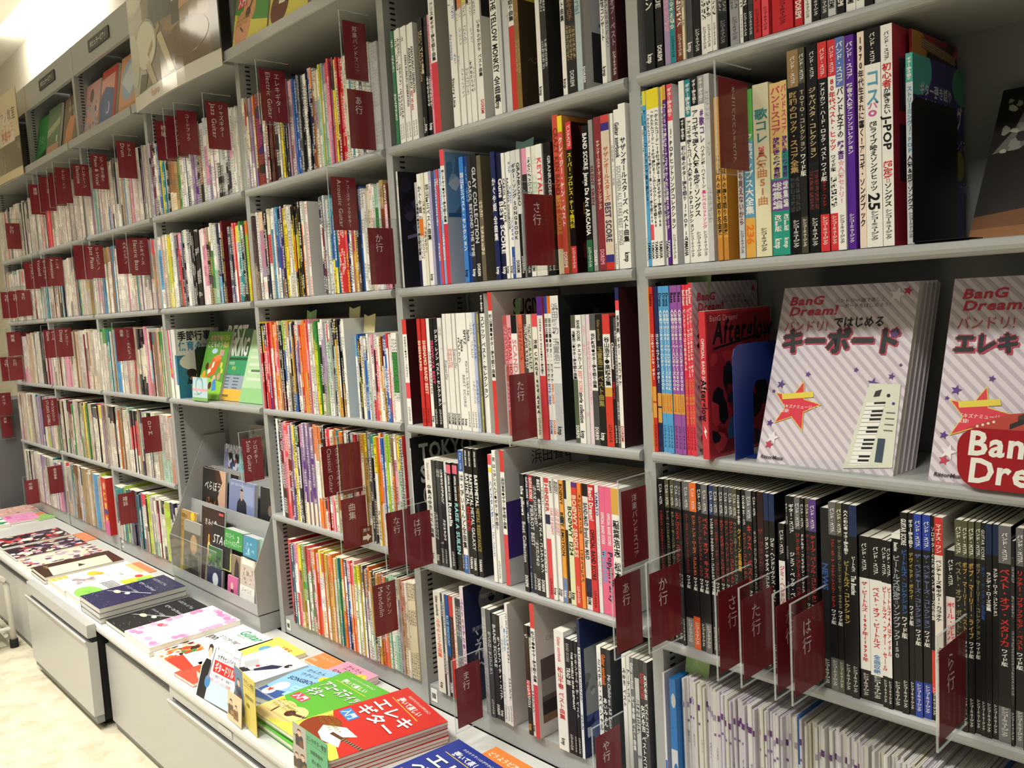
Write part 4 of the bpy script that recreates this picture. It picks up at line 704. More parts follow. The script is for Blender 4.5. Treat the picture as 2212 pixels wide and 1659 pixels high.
# ================================================================ songbooks, one by one
PUB = dict(s=('v', 'シンコーミュージック'), k=('r', 'kmp'), d=('r', 'DOREMI'), y=('r', 'YAMAHA'))
def wd(c): # nearest everyday colour word
    if c in WORD: return WORD[c]
    v = [int(c[i:i+2], 16) for i in (0, 2, 4)]; best = min(NAMED, key=lambda k: sum((int(NAMED[k][i*2:i*2+2], 16)-v[i])**2 for i in range(3))); return WORD[best]
SIDE = {}
def ordn(n): return '%d%s' % (n, 'th' if 10 <= n % 100 <= 20 else {1: 'st', 2: 'nd', 3: 'rd'}.get(n % 10, 'th'))
ROWN = {'1': 'top', '2': 'second', '3': 'third', '4': 'fourth', '5': 'bottom'}
BAYN = {'A': 'rightmost bookcase', 'B': 'second bookcase from right'}
def is_cjk(t): return any(ord(c) > 0x2fff for c in t)
def book(rid, idx, z, line):
    tk = line.split(' '); x, w, h = float(tk[0])/1000, float(tk[1])/1000, float(tk[2])/1000; base = tk[3]
    d = .208 if h > .28 else (.186 if h > .24 else .18); rnd = random.Random(rid+str(idx))
    bands = []; texts = []; ink = None; pub = None; side = None; sx = None
    for t in tk[4:]:
        if not t: continue
        a = t[1:]
        if t[0] == 'B': p = a.split(','); bands.append((float(p[0]), float(p[1]), p[2]))
        elif t[0] == 'T': p = a.split(',', 3); texts.append((float(p[0]), float(p[1]), p[2], p[3].replace('_', ' ')))
        elif t[0] == 'N': ink = a
        elif t[0] == 'P': pub = a
        elif t[0] == 'S': side = a
        elif t[0] == 'X': sx = a
    cv = MB(); T = .0005; sc = side or base
    cv.box(0, 0, 0, T, d, h, sc, skip='f'); cv.box(w-T, 0, 0, w, d, h, sc, skip='f'); cv.box(T, .0001, 0, w-T, T, h, base, skip='f')
    def colat(f):
        c = base
        for b0, b1, bc in bands:
            if b0 <= f < b1: c = bc
        return c
    n0 = (max([t[1] for t in texts if t[1] < .8] or [.06])+.02); nr = (n0, .79) if ink and n0 < .7 else None
    br = sorted({0.0, 1.0} | {v for b_ in bands for v in b_[:2]} | (set(nr) if nr else set())); br = [v for v in br if 0 <= v <= 1]
    for f0, f1 in zip(br, br[1:]):
        m_ = (f0+f1)/2; c = colat(m_); z0, z1 = h*(1-f1), h*(1-f0); P4 = [(0, 0, z0), (w, 0, z0), (w, 0, z1), (0, 0, z1)]
        if nr and nr[0] <= m_ < nr[1]:
            cw = max(.004, min(w, .009)); nu = max(1, round(w/cw)); s = rnd.randint(0, 90); cv.face(P4, c, ink, [(s, z0/cw), (s+nu, z0/cw), (s+nu, z1/cw), (s, z1/cw)], 1)
        else: cv.face(P4, c)
    row = ROWN[rid[1]]; main = texts[-1][2] if texts else (ink or 'k'); top = colat(.05)
    thick = 'thick ' if w > .02 else ('thin ' if w < .0075 else '')
    look = f"{wd(top)} top" if wd(top) != wd(base) else f"{wd(main)} lettering"
    lab = f"{thick}{wd(base)} songbook, {look}, {ordn(idx+1)} from left, {row} shelf, {BAYN[rid[0]]}"
    root = cv.make('song_book', ['print', 'spine'], loc=(x, -.0055+rnd.uniform(-.0025, .0025), z+.0002)); tag(root, lab, 'book', 'songbooks standing on the shelves')
    pg = MB(); pc = rnd.choice(('f0ecdf', 'efeadb', 'e9e3d0', 'f3f1e8')); pg.box(T+.0002, T+.0002, .0004, w-T-.0002, d-.001, h-.0004, pc, skip='f'); pg.make('pages', 'paper', root)
    tx = MB(); P = lambda a, b_: (a, -.00025, b_)
    def fit(f0, f1, col, s, bold=0):
        L_ = (f1-f0)*h; ztop = h*(1-f0)
        if is_cjk(s):
            n = sum(1.0 if c != ' ' else .5 for c in s); pitch = L_/n; sz = min(w*.88, pitch*1.4, .024); sy = min(pitch/sz, 1.5)
            text_into(tx, P, s, w/2, ztop, sz, col, 'v', sx=.98, sy=sy, bold=bold)
        else:
            n = sum(adv(c) for c in s); sz = min(w*1.0, .026); sy = min(L_/(n*sz), 1.15)
            if sy < .55: sz *= max(.5, sy/.55); sy = L_/(n*sz)
            text_into(tx, P, s, w/2, ztop, sz, col, 'r', sx=1, sy=sy, bold=bold)
    for f0, f1, c, s in texts: fit(f0, f1, c, s, 1 if w > .006 else 0)
    if pub:
        mode, s = PUB[pub[0]]; c = pub[1]
        if mode == 'v': sz_ = min(w*.66, .0125); text_into(tx, P, s, w/2, h*.17, sz_, c, 'v', sx=1, sy=h*.125/9/sz_, bold=1)
        else: fit(.9 if pub[0] == 'k' else .86, .96, c, s, 1)
    if tx.v: tx.make('spine_lettering', 'ink', root)
    if sx and sx in SIDE:
        pr = canvas(root, lambda a, b_, hh: (w+hh, a, b_), SIDE[sx](d, h), 'cover_print')
    return root
def fr(items, w, h):
    """scale print items given in fractions of the cover (text size as a fraction of its width) to metres"""
    o = []
    for it in items:
        k = it[0]
        if k == 'r': o.append(('r', it[1]*w, it[2]*h, it[3]*w, it[4]*h, it[5]))
        elif k == 'e':
            q = clip([(it[1]+it[3]*math.cos(t*math.pi/12), it[2]+it[4]*w/h*math.sin(t*math.pi/12)) for t in range(24)])
            if len(q) > 2: o.append(('p', [(a*w, b_*h) for a, b_ in q], it[5]))
        elif k == 's': o.append(('s', it[1]*w, it[2]*h, it[3]*w, it[4]))
        elif k == 'p':
            q = clip(it[1])
            if len(q) > 2: o.append(('p', [(a*w, b_*h) for a, b_ in q], it[2]))
        elif k == 't': o.append(('t', it[1]*w, it[2]*h, it[3]*w, it[4], it[5])+tuple(it[6:]))
        elif k == 'n': o.append(('n', it[1]*w, it[2]*h, it[3]*w, it[4]*h, it[5], it[6], it[7]*w))
    return o
def clip(poly, x0=0, y0=0, x1=1, y1=1):
    for ax, v, s in ((0, x0, 1), (0, x1, -1), (1, y0, 1), (1, y1, -1)):
        out = []
        for i in range(len(poly)):
            a, b_ = poly[i], poly[(i+1) % len(poly)]; ia, ib = (a[ax]-v)*s >= 0, (b_[ax]-v)*s >= 0
            if ia: out.append(a)
            if ia != ib: t = (v-a[ax])/(b_[ax]-a[ax]); out.append(tuple(a[j]+(b_[j]-a[j])*t for j in (0, 1)))
        poly = out
        if not poly: return []
    return poly
def stripes(c, n=22, sl=.75, duty=.38):
    o = []
    for i in range(-n, 2*n):
        y = i/n*1.3; p = clip([(0, y), (1, y-sl), (1, y-sl+1.3/n*duty), (0, y+1.3/n*duty)])
        if len(p) > 2: o.append(('p', p, c))
    return o
def bdcover(title, right):
    it = stripes('bdb2bd')
    it += [('t', .06, .895, .115, 'c03a50', 'BanG', dict(bold=1, slant=.15, sy=.8)), ('t', .07, .835, .115, 'c03a50', 'Dream!', dict(bold=1, slant=.15, sy=.8)),
           ('t', .42, .90, .036, '5a3a44', 'バンドリ!の曲で楽しく'), ('t', .42, .87, .036, '5a3a44', title+'をはじめよう!'),
           ('t', .05, .745, .095, 'c03a50', 'バンドリ!', dict(sx=.85)), ('t', .43, .765, .088, '1a1a1e', 'ではじめる', dict(sx=.85, bold=1))]
    n = len(title); s = min(.2, .88/n)
    o_ = dict(bold=1, sy=1.15)
    for dx, dy in ((-.014, 0), (.016, 0), (0, .010), (0, -.010), (.014, -.010)): it.append(('t', .05+dx, .63+dy, s, 'b03048', title, o_))
    for dx, dy in ((-.006, 0), (.006, 0), (0, .004), (0, -.004)): it.append(('t', .05+dx, .63+dy, s, '17171a', title, o_))
    for x, y, r, c in ((.86, .93, .05, 'e9e4e8'), (.93, .95, .03, 'c03a50'), (.88, .72, .03, '5a3a86'), (.1, .44, .03, '5a3a86'), (.05, .4, .015, '5a3a86'), (.78, .46, .035, '5a3a86'), (.9, .5, .022, '5a3a86'), (.95, .56, .012, '5a3a86'), (.1, .14, .045, 'e9e4e8'), (.08, .1, .03, 'c03a50'), (.06, .22, .025, '5a3a86'), (.3, .5, .02, '5a3a86'), (.65, .53, .018, '5a3a86')): it.append(('s', x, y, r*1.2, c))
    it += [('s', .24, .32, .2, 'e3d04a'), ('s', .24, .32, .185, 'd8384a'), ('p', [(.12, .385), (.36, .405), (.37, .375), (.13, .355)], 'e3d04a'), ('t', .13, .31, .03, 'f1f0ea', '「キズナミュージック♪」'), ('t', .13, .285, .03, 'f1f0ea', '収録!', {})]
    it += right; it.append(('t', .03, .022, .035, '3a2a34', 'RittorMusic', dict(bold=1, slant=.2)))
    return it
def keyboard_art():
    it = [('p', [(.66, .0+.012), (.99, .04), (.97, .46), (.76, .46)], 'd9dccb'), ('p', [(.70, .03), (.83, .045), (.88, .36), (.76, .36)], 'f1f0ea')]
    for i in range(15):
        t = i/15; x = .70+.06*t; y = .04+.32*t; it.append(('p', [(x, y), (x+.13, y+.008), (x+.13, y+.010), (x, y+.002)], '8a8a86'))
        if i % 7 not in (2, 6): it.append(('p', [(x+.055, y+.014), (x+.13, y+.019), (x+.13, y+.029), (x+.055, y+.024)], '17171a'))
    it += [('r', .87, .06, .92, .18, '3a4a5a'), ('e', .9, .40, .012, .012, '17171a'), ('e', .94, .36, .01, .01, '5a3a86'), ('p', [(.80, .39), (.84, .395), (.85, .43), (.81, .42)], '2a2a2e')]
    for i in range(4): it.append(('r', .9, .22+i*.03, .96, .225+i*.03, '6a6a66'))
    return it
def guitar_art(body='b83a2e', cx=.35, cy=.27):
    return [('p', [(cx-.26, cy+.0), (cx-.04, cy+.075), (cx+.1, cy+.09), (cx+.32, cy+.13), (cx+.2, cy+.03), (cx+.14, cy+.01), (cx+.08, cy-.07), (cx+.02, cy+.0)], body),
            ('p', [(cx+.02, cy+.045), (cx+.5, cy+.22), (cx+.5, cy+.24), (cx+.02, cy+.07)], '3a2a24'), ('p', [(cx-.02, cy+.03), (cx+.1, cy+.075), (cx+.1, cy+.05), (cx-.02, cy+.005)], '17171a')]+[('e', cx-.2+.03*i, cy+.012+.008*i, .008, .008, 'e9e4d8') for i in range(4)]
def photo(pal, n=40, s=.25, extra=()): return lambda w, h: fr([('n', .02, .02, .98, .98, pal, n, s)]+list(extra), w, h)
SIDE.update(
    jpop=lambda w, h: fr([('r', .1, .62, .8, .86, '3a3a44'), ('r', .18, .65, .7, .82, '5a8a90'), ('r', .1, .3, .8, .56, '2a2a34'), ('r', .2, .1, .8, .22, '4a6ab0')], w, h),
    stream=lambda w, h: fr([('e', .05, .93, .3, .2, '4fa89c'), ('e', .95, .9, .2, .15, '3a8a6a'), ('e', .1, .55, .12, .15, 'e0a04a'), ('e', .9, .45, .1, .12, '8a8a3a'), ('t', .12, .8, .1, 'cfcfd8', 'ギター弾き語り', dict(bold=1, sx=.9)), ('t', .06, .66, .15, 'dcdce6', 'ストリーミング', dict(bold=1, sx=.85, sy=1.4)), ('t', .5, .54, .1, 'cfcfd8', '人気&定番ソングス', dict(sx=.6)), ('t', .6, .3, .12, '7a9ad0', 'streaming', {}), ('t', .6, .22, .12, '7a9ad0', 'song', {}), ('e', .7, .12, .12, .12, 'b0b0c0'), ('e', .7, .12, .1, .1, '3a2f6e')], w, h),
    bdg=lambda w, h: fr(bdcover('エレキ・ギター', guitar_art()), w, h),
    ska=lambda w, h: fr([('t', .12, .8, .22, 'b9bcbc', 'TOKYO', dict(bold=1, sy=1.3)), ('t', .12, .62, .22, 'b9bcbc', 'SKA', dict(bold=1, sy=1.3)), ('t', .45, .62, .16, '5a5c5e', 'PARADISE', dict(bold=1)), ('t', .14, .44, .22, 'b9bcbc', 'ORCHESTRA', dict(bold=1, sy=1.3, sx=.55)), ('r', .1, .1, .8, .34, '2a3a4a')], w, h),
    solo=lambda w, h: fr([('e', .42, .84, .2, .2, '8a8c90'), ('e', .42, .84, .05, .05, '252c50'), ('t', .25, .85, .06, 'f1f0ea', '特別付録'), ('t', .1, .6, .06, 'c0c4d0', '東部名曲'), ('t', .12, .5, .2, 'e4e6ee', 'ソロ'), ('t', .12, .36, .28, 'e4e6ee', '福山'), ('t', .12, .24, .2, 'e4e6ee', 'ベスト')], w, h),
    guit=lambda w, h: fr([('t', .3, .3, .17, '8a8680', 'Yu', {}), ('t', .35, .2, .12, '8a8680', 'Guitar', {}), ('t', .4, .12, .07, '9a9690', 'with', {})], w, h),
    wood=lambda w, h: fr([('t', .15, .7, .08, '9a908a', 'Ch.M', {}), ('r', .06, .1, .95, .58, '5a4a48'), ('r', .06, .3, .95, .42, '8a8480'), ('r', .06, .1, .95, .26, '2a2224'), ('r', .06, .1, .5, .16, '7a5a48')], w, h),
    flower=lambda w, h: fr([('r', .05, .3, .98, .78, '9aa0a2'), ('n', .05, .3, .98, .6, ['7a7e80', '5a5e60', 'b9bcbc'], 40, .09), ('e', .62, .56, .13, .1, 'd9c92e'), ('n', .05, .05, .98, .3, ['6a7ab0', '4a5a9a', 'c0c8d8'], 30, .12), ('t', .4, .08, .1, 'e4e6ee', 'Mr.', {})], w, h),
    purple=lambda w, h: fr([('r', .0, .2, .98, .62, '4a3486'), ('e', .62, .36, .22, .28, 'c8683a'), ('e', .6, .5, .2, .16, '3a5ab0'), ('t', .4, .86, .17, '3a3a3c', '浜田省吾', {})], w, h),
    night=lambda w, h: fr([('n', .05, .3, .95, .95, ['2e2a44', '1a1a26', '4a4464'], 30, .2), ('p', [(.1, .42), (.9, .55), (.9, .57), (.1, .45)], '8a7ab0'), ('e', .5, .9, .06, .06, 'd8d8e8'), ('t', .35, .06, .06, 'a0a0b0', 'DOREMI', {})], w, h),
    sky=lambda w, h: fr([('r', .02, .5, .98, .98, '7aa8cc'), ('n', .02, .55, .98, .95, ['a8c8dc', '5a8ab8', 'd8e4ea'], 25, .2), ('p', [(.1, .52), (.7, .97), (.6, .52)], '6a7a88'), ('r', .02, .5, .98, .53, '3a6a90'), ('t', .4, .12, .12, '6a7a88', 'Yuzo', {})], w, h),
    frame=lambda w, h: fr([('r', .04, .03, .97, .97, '9a7a5a'), ('r', .06, .045, .95, .955, '1f5a34')], w, h),
    redfan=lambda w, h: fr([('p', [(.1, .98), (.5, .98), (.9, .2), (.6, .1)], '8a2430'), ('p', [(.5, .98), (.9, .98), (.3, .3)], '4a1a22'), ('t', .1, .6, .2, 'b0b0b0', 'スーパー', dict(bold=1)), ('t', .1, .4, .14, 'd8a840', '自闘'), ('r', .1, .1, .95, .2, '6a2a24')], w, h),
    beach=lambda w, h: fr([('t', .3, .83, .2, '3a3a3c', 'SUGIYAMA', dict(bold=1, sx=.7, sy=1.2)), ('t', .3, .66, .2, '4a4a86', 'Omega', dict(bold=1)), ('r', .2, .3, .9, .58, '3a6a94'), ('r', .2, .3, .9, .44, '2a7a80'), ('r', .2, .22, .9, .32, '2e2a54')], w, h),
    darkpic=lambda w, h: fr([('p', [(.2, .05), (.5, .9), (.6, .9), (.3, .05)], '5a6068'), ('t', .2, .32, .5, '8a8c90', 'AT', {}), ('t', .4, .2, .1, '8a8c90', 'PIANO', {}), ('n', .1, .02, .7, .2, ['6a5a54', '3a3432'], 10, .12)], w, h),
    photo=lambda w, h: fr([('r', .02, .72, .98, .99, '1c1c20'), ('n', .3, .74, .7, .98, ['c0c0c0', '8a8a8a', 'e0e0e0'], 20, .06), ('t', .25, .2, .14, '8a8a8c', 'いきもの', {})], w, h),
    yel=lambda w, h: fr([('r', 0, .7, 1, 1, 'd8c83a'), ('r', .45, .8, .8, .88, '8a7a2a'), ('t', .05, .75, .1, '3a2c10', 'クラシック', {}), ('t', .1, .3, .08, '8a7040', 'ベスト', {})], w, h),
    legs=lambda w, h: fr([('r', .1, .34, .95, .98, 'b8bccb'), ('r', .1, .05, .95, .36, '2a2a2c'), ('p', [(.3, .98), (.7, .98), (.55, .6), (.6, .45), (.45, .45)], '2a3060'), ('r', .2, .4, .9, .42, '4a4a50')], w, h))
for rid, z, txt in ROWS:
    for i, l in enumerate(txt.split('\n')): book(rid, i, z, l)

# ================================================================ the remaining, smaller rows: one object
st = MB()
def spinebox(x, w, z, h, cols, ink, rnd, y0=None, d=None):
    y = -.0045+rnd.uniform(-.004, .003) if y0 is None else y0; d = d or .186; cw = max(.0045, min(w, .008)); nu = max(1, round(w/cw)); c3 = cols if len(cols) == 3 else [cols[0]]*3
    a, b_ = rnd.uniform(.16, .34), rnd.uniform(.55, .82)
    if c3[0] == c3[1] == c3[2]: br = [(0, 1, c3[0])]
    else: br = [(0, a, c3[0]), (a, b_, c3[1]), (b_, 1, c3[2])]
    for f0, f1, c in br:
        z0, z1 = z+h*(1-f1), z+h*(1-f0); s = rnd.randint(0, 300); ic = ink if c != ink else ('w' if c in ('k', 'z', 'd', 'n', 'm', 'p') else 'k')
        if c in ('k', 'z', 'd', 'n') and ink == 'k': ic = 'w'
        st.face([(x, y, z0), (x+w, y, z0), (x+w, y, z1), (x, y, z1)], c, ic, [(s, z0/cw), (s+nu, z0/cw), (s+nu, z1/cw), (s, z1/cw)], 1)
    c = c3[0]; st.raw([(x, y, z), (x, y+d, z), (x, y+d, z+h), (x, y, z+h)], [(3, 2, 1, 0)], c); st.raw([(x+w, y, z), (x+w, y+d, z), (x+w, y+d, z+h), (x+w, y, z+h)], [(0, 1, 2, 3)], c)
    st.raw([(x, y, z+h), (x+w, y, z+h), (x+w, y+d, z+h), (x, y+d, z+h)], [(0, 1, 2, 3)], 'e9e3d0', 2); st.raw([(x, y+d, z), (x+w, y+d, z), (x+w, y+d, z+h), (x, y+d, z+h)], [(3, 2, 1, 0)], 'e9e3d0', 2)
    st.raw([(x, y, z), (x+w, y, z), (x+w, y+d, z), (x, y+d, z)], [(3, 2, 1, 0)], 'e9e3d0', 2)
for rid, z, h, xe, txt in FAR:
    it = [t.split(':') for t in txt.split()]; rnd = random.Random(rid+txt[:9]); xs = [float(t[0])/1000 for t in it]+[xe]
    for i, t in enumerate(it):
        w = xs[i+1]-xs[i]
        if w < .0008: continue
        g = w > .035; ww = .010 if g else w-.0002
        spinebox(xs[i], ww, z+.0003, (h+rnd.uniform(-9, 7))/1000, t[1].split('/'), t[2], rnd)
        if g and not (rid in ('C2', 'D2', 'C5', 'C4') and i in (len(it)-1,)):
            x = xs[i]+ww
            if rid == 'C2' and w > .1: continue
            while x < xs[i+1]-.004: q = rnd.uniform(.004, .009); spinebox(x, q-.0002, z+.0003, (h+rnd.uniform(-14, 2))/1000, t[1].split('/'), t[2], rnd); x += q
for rid, z, h, x1, x0, pal, ink, th in RND:
    rnd = random.Random(rid); x = x0; zz = z+.0003; T3 = lambda q: rnd.choice(('f0ece2', 'e8e4da', 'e0dbcf', 'cfc9bf', 'd9ccc8', 'b3aea8', 'e6dfcb', 'd3c7b6', '8a8680', 'efe9dc')) if q in ('w', 's') else ('cdb9a0' if q == 'e' else q)
    while x < x1-.012:
        c = rnd.choice(pal); run = rnd.choice((1, 1, 1, 2, 4)); w = th*rnd.choice((.5, .7, 1, 1.4, 2.4))/1000; hh = (h+rnd.choice((0, 0, -6, 8, 4, -14)))/1000; cc = rnd.choice(([c, c, c], [c, c, c], [c, 'w', c], [c, 'w', 'w'], ['w', 'w', c], [rnd.choice('nmkgtxz'), c, 'w'])); cc = [T3(q) for q in cc]
        for _ in range(run):
            if x+w > x1: break
            spinebox(x, w-.0003, zz, hh, cc, rnd.choice(('6a6460', '8a8078', '4a4648', 'a04a4a', '5a6a8a')), rnd); x += w
st = st.make('song_books', ['print', 'spine', 'paper']); tag(st, 'tightly packed songbooks filling the left bookcases, thin mixed-colour spines', 'book', 'songbooks in the left bookcases', 'stuff')
# ================================================================ section cards in acrylic holders
GLOSS = {'オムニバスバンドスコア': 'omnibus band scores', '洋楽バンドスコア': 'western band scores', '邦楽バンドスコア': 'Japanese band scores', 'あ行': 'a row', 'か行': 'ka row', 'さ行': 'sa row', 'た行': 'ta row', 'な行': 'na row', 'は行': 'ha row', 'ま行': 'ma row', 'や行': 'ya row', 'ら行': 'ra row', 'エレキギター': 'electric guitar', 'アコースティックギター': 'acoustic guitar', 'クラシックギター': 'classical guitar', '曲集': 'collections', 'マンドリン': 'mandolin', 'ソロギター': 'solo guitar', 'ジャズギター': 'jazz guitar', 'コードブック': 'chord books', 'ヒットソング': 'hit songs', '初級': 'beginner', 'ドラム': 'drum', 'ピアノ弾き語り': 'piano and vocal', 'テレビ・CM': 'television', '映画音楽': 'film music', 'クラシック': 'classical', '連弾': 'duets', 'エレキベース': 'electric bass', '大人のピアノ': 'adult piano', 'ジャズピアノ': 'jazz piano', 'アニメ': 'animation', 'ハワイアン': 'Hawaiian', 'シニア・大人ピアノ': 'senior piano', 'ゲーム': 'game', '邦楽': 'Japanese music', 'DTM': 'desktop music', 'オペラ': 'opera', '声楽': 'vocal', '器楽曲集': 'instrumental', '中国': 'China', '雑誌': 'magazines'}
def sign(jp, en, X, y1, zt, zb, where):
    plain = all(s not in jp for s in ('ディズニー', 'ジブリ', 'エレクトーン', 'ボーカロイド'))
    what = ('blank dark red card' if not jp else (f'dark red {GLOSS.get(jp, "section")} card' if plain else 'dark red card with two columns of white lettering'))
    t = empty('section_card', (X, -.012, zb), f'{what}, {where}', 'sign', 'dark red section cards in clear holders')
    hh = zt-zb; y0 = -.012-(X*0)
    L_ = y1-y0   # negative: sticks out towards the aisle
    c = MB(); c.box(0, L_, 0, .0006, 0, hh); cd = c.make('card', 'card', t)
    g = MB(); g.box(-.0012, L_-.007, -.008, -.0002, .012, hh+.022); g.box(.0008, L_-.007, -.008, .0018, .012, hh+.022); g.make('acrylic_holder', 'acrylic', t)
    e = MB()
    for q in ((L_-.0082, -.009, L_-.007, hh+.022), (L_-.007, -.009, .012, -.008), (L_-.007, hh+.0215, .012, hh+.0225)): e.box(-.0013, q[0], q[1], .0019, q[2], q[3])
    e.make('holder_edge', 'edge', t)
    if jp:
        w = -L_; P = lambda a, b_: (.0008, L_+a, b_); m = MB(); n = len(jp)
        if en == '':
            sz = w*.30 if n <= 3 else w*.22; sz = min(sz, hh*.86/n); text_into(m, P, jp, w*(.42 if n <= 3 else .5), hh*(.93 if n > 3 else .90), sz, 'f6f0ee', 'v')
        elif all(ord(c) > 255 for c in en): text_into(m, P, jp, w*.68, hh*.95, min(w*.2, hh*.9/n), 'f6f0ee', 'v'); text_into(m, P, en, w*.36, hh*.95, w*.2, 'f6f0ee', 'v')
        else:
            text_into(m, P, jp, w*.66, hh*.95, min(w*.23, hh*.9/n), 'f6f0ee', 'v'); L2 = sum(adv(c) for c in en); s2 = min(w*.30, hh*.9/L2); text_into(m, P, en, w*.33, hh*.95, s2, 'f6f0ee', 'r')
        m.make('lettering', 'ink', cd)
    return t
for s in SIGNS: sign(*s)
t = empty('arrow_card', (-.965, -.012, -.545), 'small brown card with a white arrow, attached beside a section card', 'sign')
X_ = [s for s in SIGNS if s[0] == '曲集'][0]; t.location = (X_[2]+.003, .0, X_[5]+.002)
c = MB(); c.box(0, -.034, 0, .0006, 0, .046, '7a3a20'); c.make('card', 'plastic', t)
m = MB(); m.raw([(.0009, -.031, .012), (.0009, -.018, .012), (.0009, -.018, .006), (.0009, -.005, .017), (.0009, -.018, .028), (.0009, -.018, .022), (.0009, -.031, .022)], [tuple(range(7))], 'f6f0ee')
text_into(m, lambda a, b_: (.0009, -.029+a, .033+b_), '教本', 0, 0, .011, 'f6f0ee', 'h'); m.make('arrow', 'ink', t)

# ================================================================ flat and leaning books
def mframe(o, ux, uy):
    ux = Vector(ux).normalized(); uy = Vector(uy); uy = (uy-ux*uy.dot(ux)).normalized(); n = ux.cross(uy)
    return Matrix(((ux.x, uy.x, n.x, o[0]), (ux.y, uy.y, n.y, o[1]), (ux.z, uy.z, n.z, o[2]), (0, 0, 0, 1)))
def flat_book(name, label, cat, o, ux, uy, w, h, th, col, items, group=None, pc='efeadb', fan=0, soft=False):
    mb = MB(); T = .0006
    mb.box(0, 0, -T, w, h, 0, col); mb.box(0, 0, -th, w, h, -th+T, col); mb.box(0, 0, -th+T, T, h, -T, col)
    r = mb.make(name, 'print', mw=mframe(o, ux, uy)); tag(r, label, cat, group)
    p = MB(); p.box(T, .0008, -th+T, w-.0008, h-.0008, -T, pc, skip=''); p.make('pages', 'paper', r)
    if items: canvas(r, lambda a, b_, hh: (a, b_, hh), fr(items, w, h), seed=len(label))
    return r
def lying(name, label, cat, x, y, rot, w, h, th, col, items, n=1, zb=-1.0045, under=None, pc='efeadb', group=None):
    c, s = math.cos(math.radians(rot)), math.sin(math.radians(rot)); te = th/n; r = random.Random(label)
    for i in range(n):
        top = i == n-1; dx, dy, dr = (0, 0, 0) if top else (r.uniform(-.003, .003), r.uniform(-.004, .004), r.uniform(-.8, .8)); c2, s2 = math.cos(math.radians(rot+dr)), math.sin(math.radians(rot+dr))
        o = flat_book(name, label if top else (under or 'further copy underneath the '+label), cat, (x+dx, y+dy, zb+te*(i+1)), (c2, s2, 0), (-s2, c2, 0), w, h, te-.0002, col, items if top else None, group or ('magazines and books lying on the counter' if top else 'copies stacked under the '+label), pc)
    return o
def guitar(cx, cy, s, body, neckc='5a3a24', ang=0.0, solid=None):
    """printed guitar: body lobes and neck in cover fractions"""
    ca, sa = math.cos(ang), math.sin(ang); R = lambda x, y: (cx+(x*ca-y*sa)*s, cy+(x*sa+y*ca)*s*.72)
    def ell(x, y, rx, ry, c): return ('p', [R(x+rx*math.cos(t*math.pi/12), y+ry*math.sin(t*math.pi/12)) for t in range(24)], c)
    o = [ell(0, 0, .30, .27, body), ell(.32, 0, .23, .21, body), ell(.16, 0, .24, .19, body)]
    if solid: o += [('p', [R(.0, .05), (R(.3, .2)), R(.6, .15), R(.45, .02), R(.62, -.15), R(.3, -.18), R(.1, -.1)], solid)]
    else: o += [ell(.27, 0, .085, .085, '4a2a1a'), ell(-.03, 0, .02, .09, '5a2f1a')]
    o += [('p', [R(.25, -.028), R(1.15, -.022), R(1.15, .022), R(.25, .028)], neckc), ('p', [R(1.15, -.03), R(1.32, -.05), R(1.34, .05), R(1.15, .03)], 'e0a860')]
    o += [('p', [R(.5+.05*i, -.026), R(.508+.05*i, -.026), R(.508+.05*i, .026), R(.5+.05*i, .026)], 'c9c0b0') for i in range(12)]
    return o
def nyumon(col, title2, accent, lab, body, solid=None, ang=.24):
    it = [('r', 0, 0, 1, 1, col)]
    it += [('p', [(0, .0), (1, .0), (1, .10), (.55, .18), (0, .33)], 'e6dd5a')]
    it += guitar(.26, .15, .85, body, ang=ang, solid=solid)
    it += [('t', .22, .925, .045, 'f1f0ea', 'わかりやすい!のびやかに!'), ('t', .2, .835, .095, 'f1f0ea', '弾いて楽しい', dict(bold=1, sx=.9)), ('p', [(.12, .815), (.8, .80), (.8, .808), (.12, .822)], 'e0c040')]
    n = len(title2[0]); s = min(.27, .9/n)
    sh = '2a4a2a' if col != 'c8302a' else '7a1a1a'
    for i, tt in enumerate(title2):
        y = .65-i*.15
        it += [('t', .08+.012, y-.008, s, sh, tt, dict(bold=1, sy=.27/s*.72)), ('t', .08, y, s, 'f6f6f0', tt, dict(bold=1, sy=.27/s*.72))]
    it += [('r', .06, .36, .34, .46, lab), ('t', .085, .38, .115, 'f6f6f0', '入門', dict(bold=1))]
    it += [('t', .06, .27, .052, '8a8a2a', 'QRコードから'), ('t', .06, .225, .052, '8a8a2a', 'かんたん動画再生で'), ('t', .06, .18, .052, '8a8a2a', 'マスターできる')]
    return it
CNT = 'lying on the white counter'
lying('guitar_book', 'red electric guitar primer with a sunburst guitar, top of its stack', 'book', -.811, -.330, -11.5, .222, .293, .052, 'c8302a', nyumon('c8302a', ['エレキ', 'ギター'], 'y', '3a86cc', '8a3a1e', 'efece2'), n=6, under='red electric guitar primer below the top copy')
lying('guitar_book', 'green acoustic guitar primer with a pale guitar, top of its stack', 'book', -.985, -.355, 0, .212, .280, .040, '5cb03a', nyumon('5cb03a', ['アコースティック', 'ギター'], 'y', 'd84a5e', 'e8cf8a'), n=4, under='green acoustic guitar primer below the top copy')
lying('guitar_book', 'dark blue electric bass primer at the bottom edge, top of its stack', 'book', -.512, -.385, -5, .212, .29, .030, '2a3a8c', nyumon('2a3a8c', ['エレキ', 'ベース'], 'y', 'e07a30', '7a3a1e', 'efece2'), n=3, under='dark blue electric bass primer below the top copy')
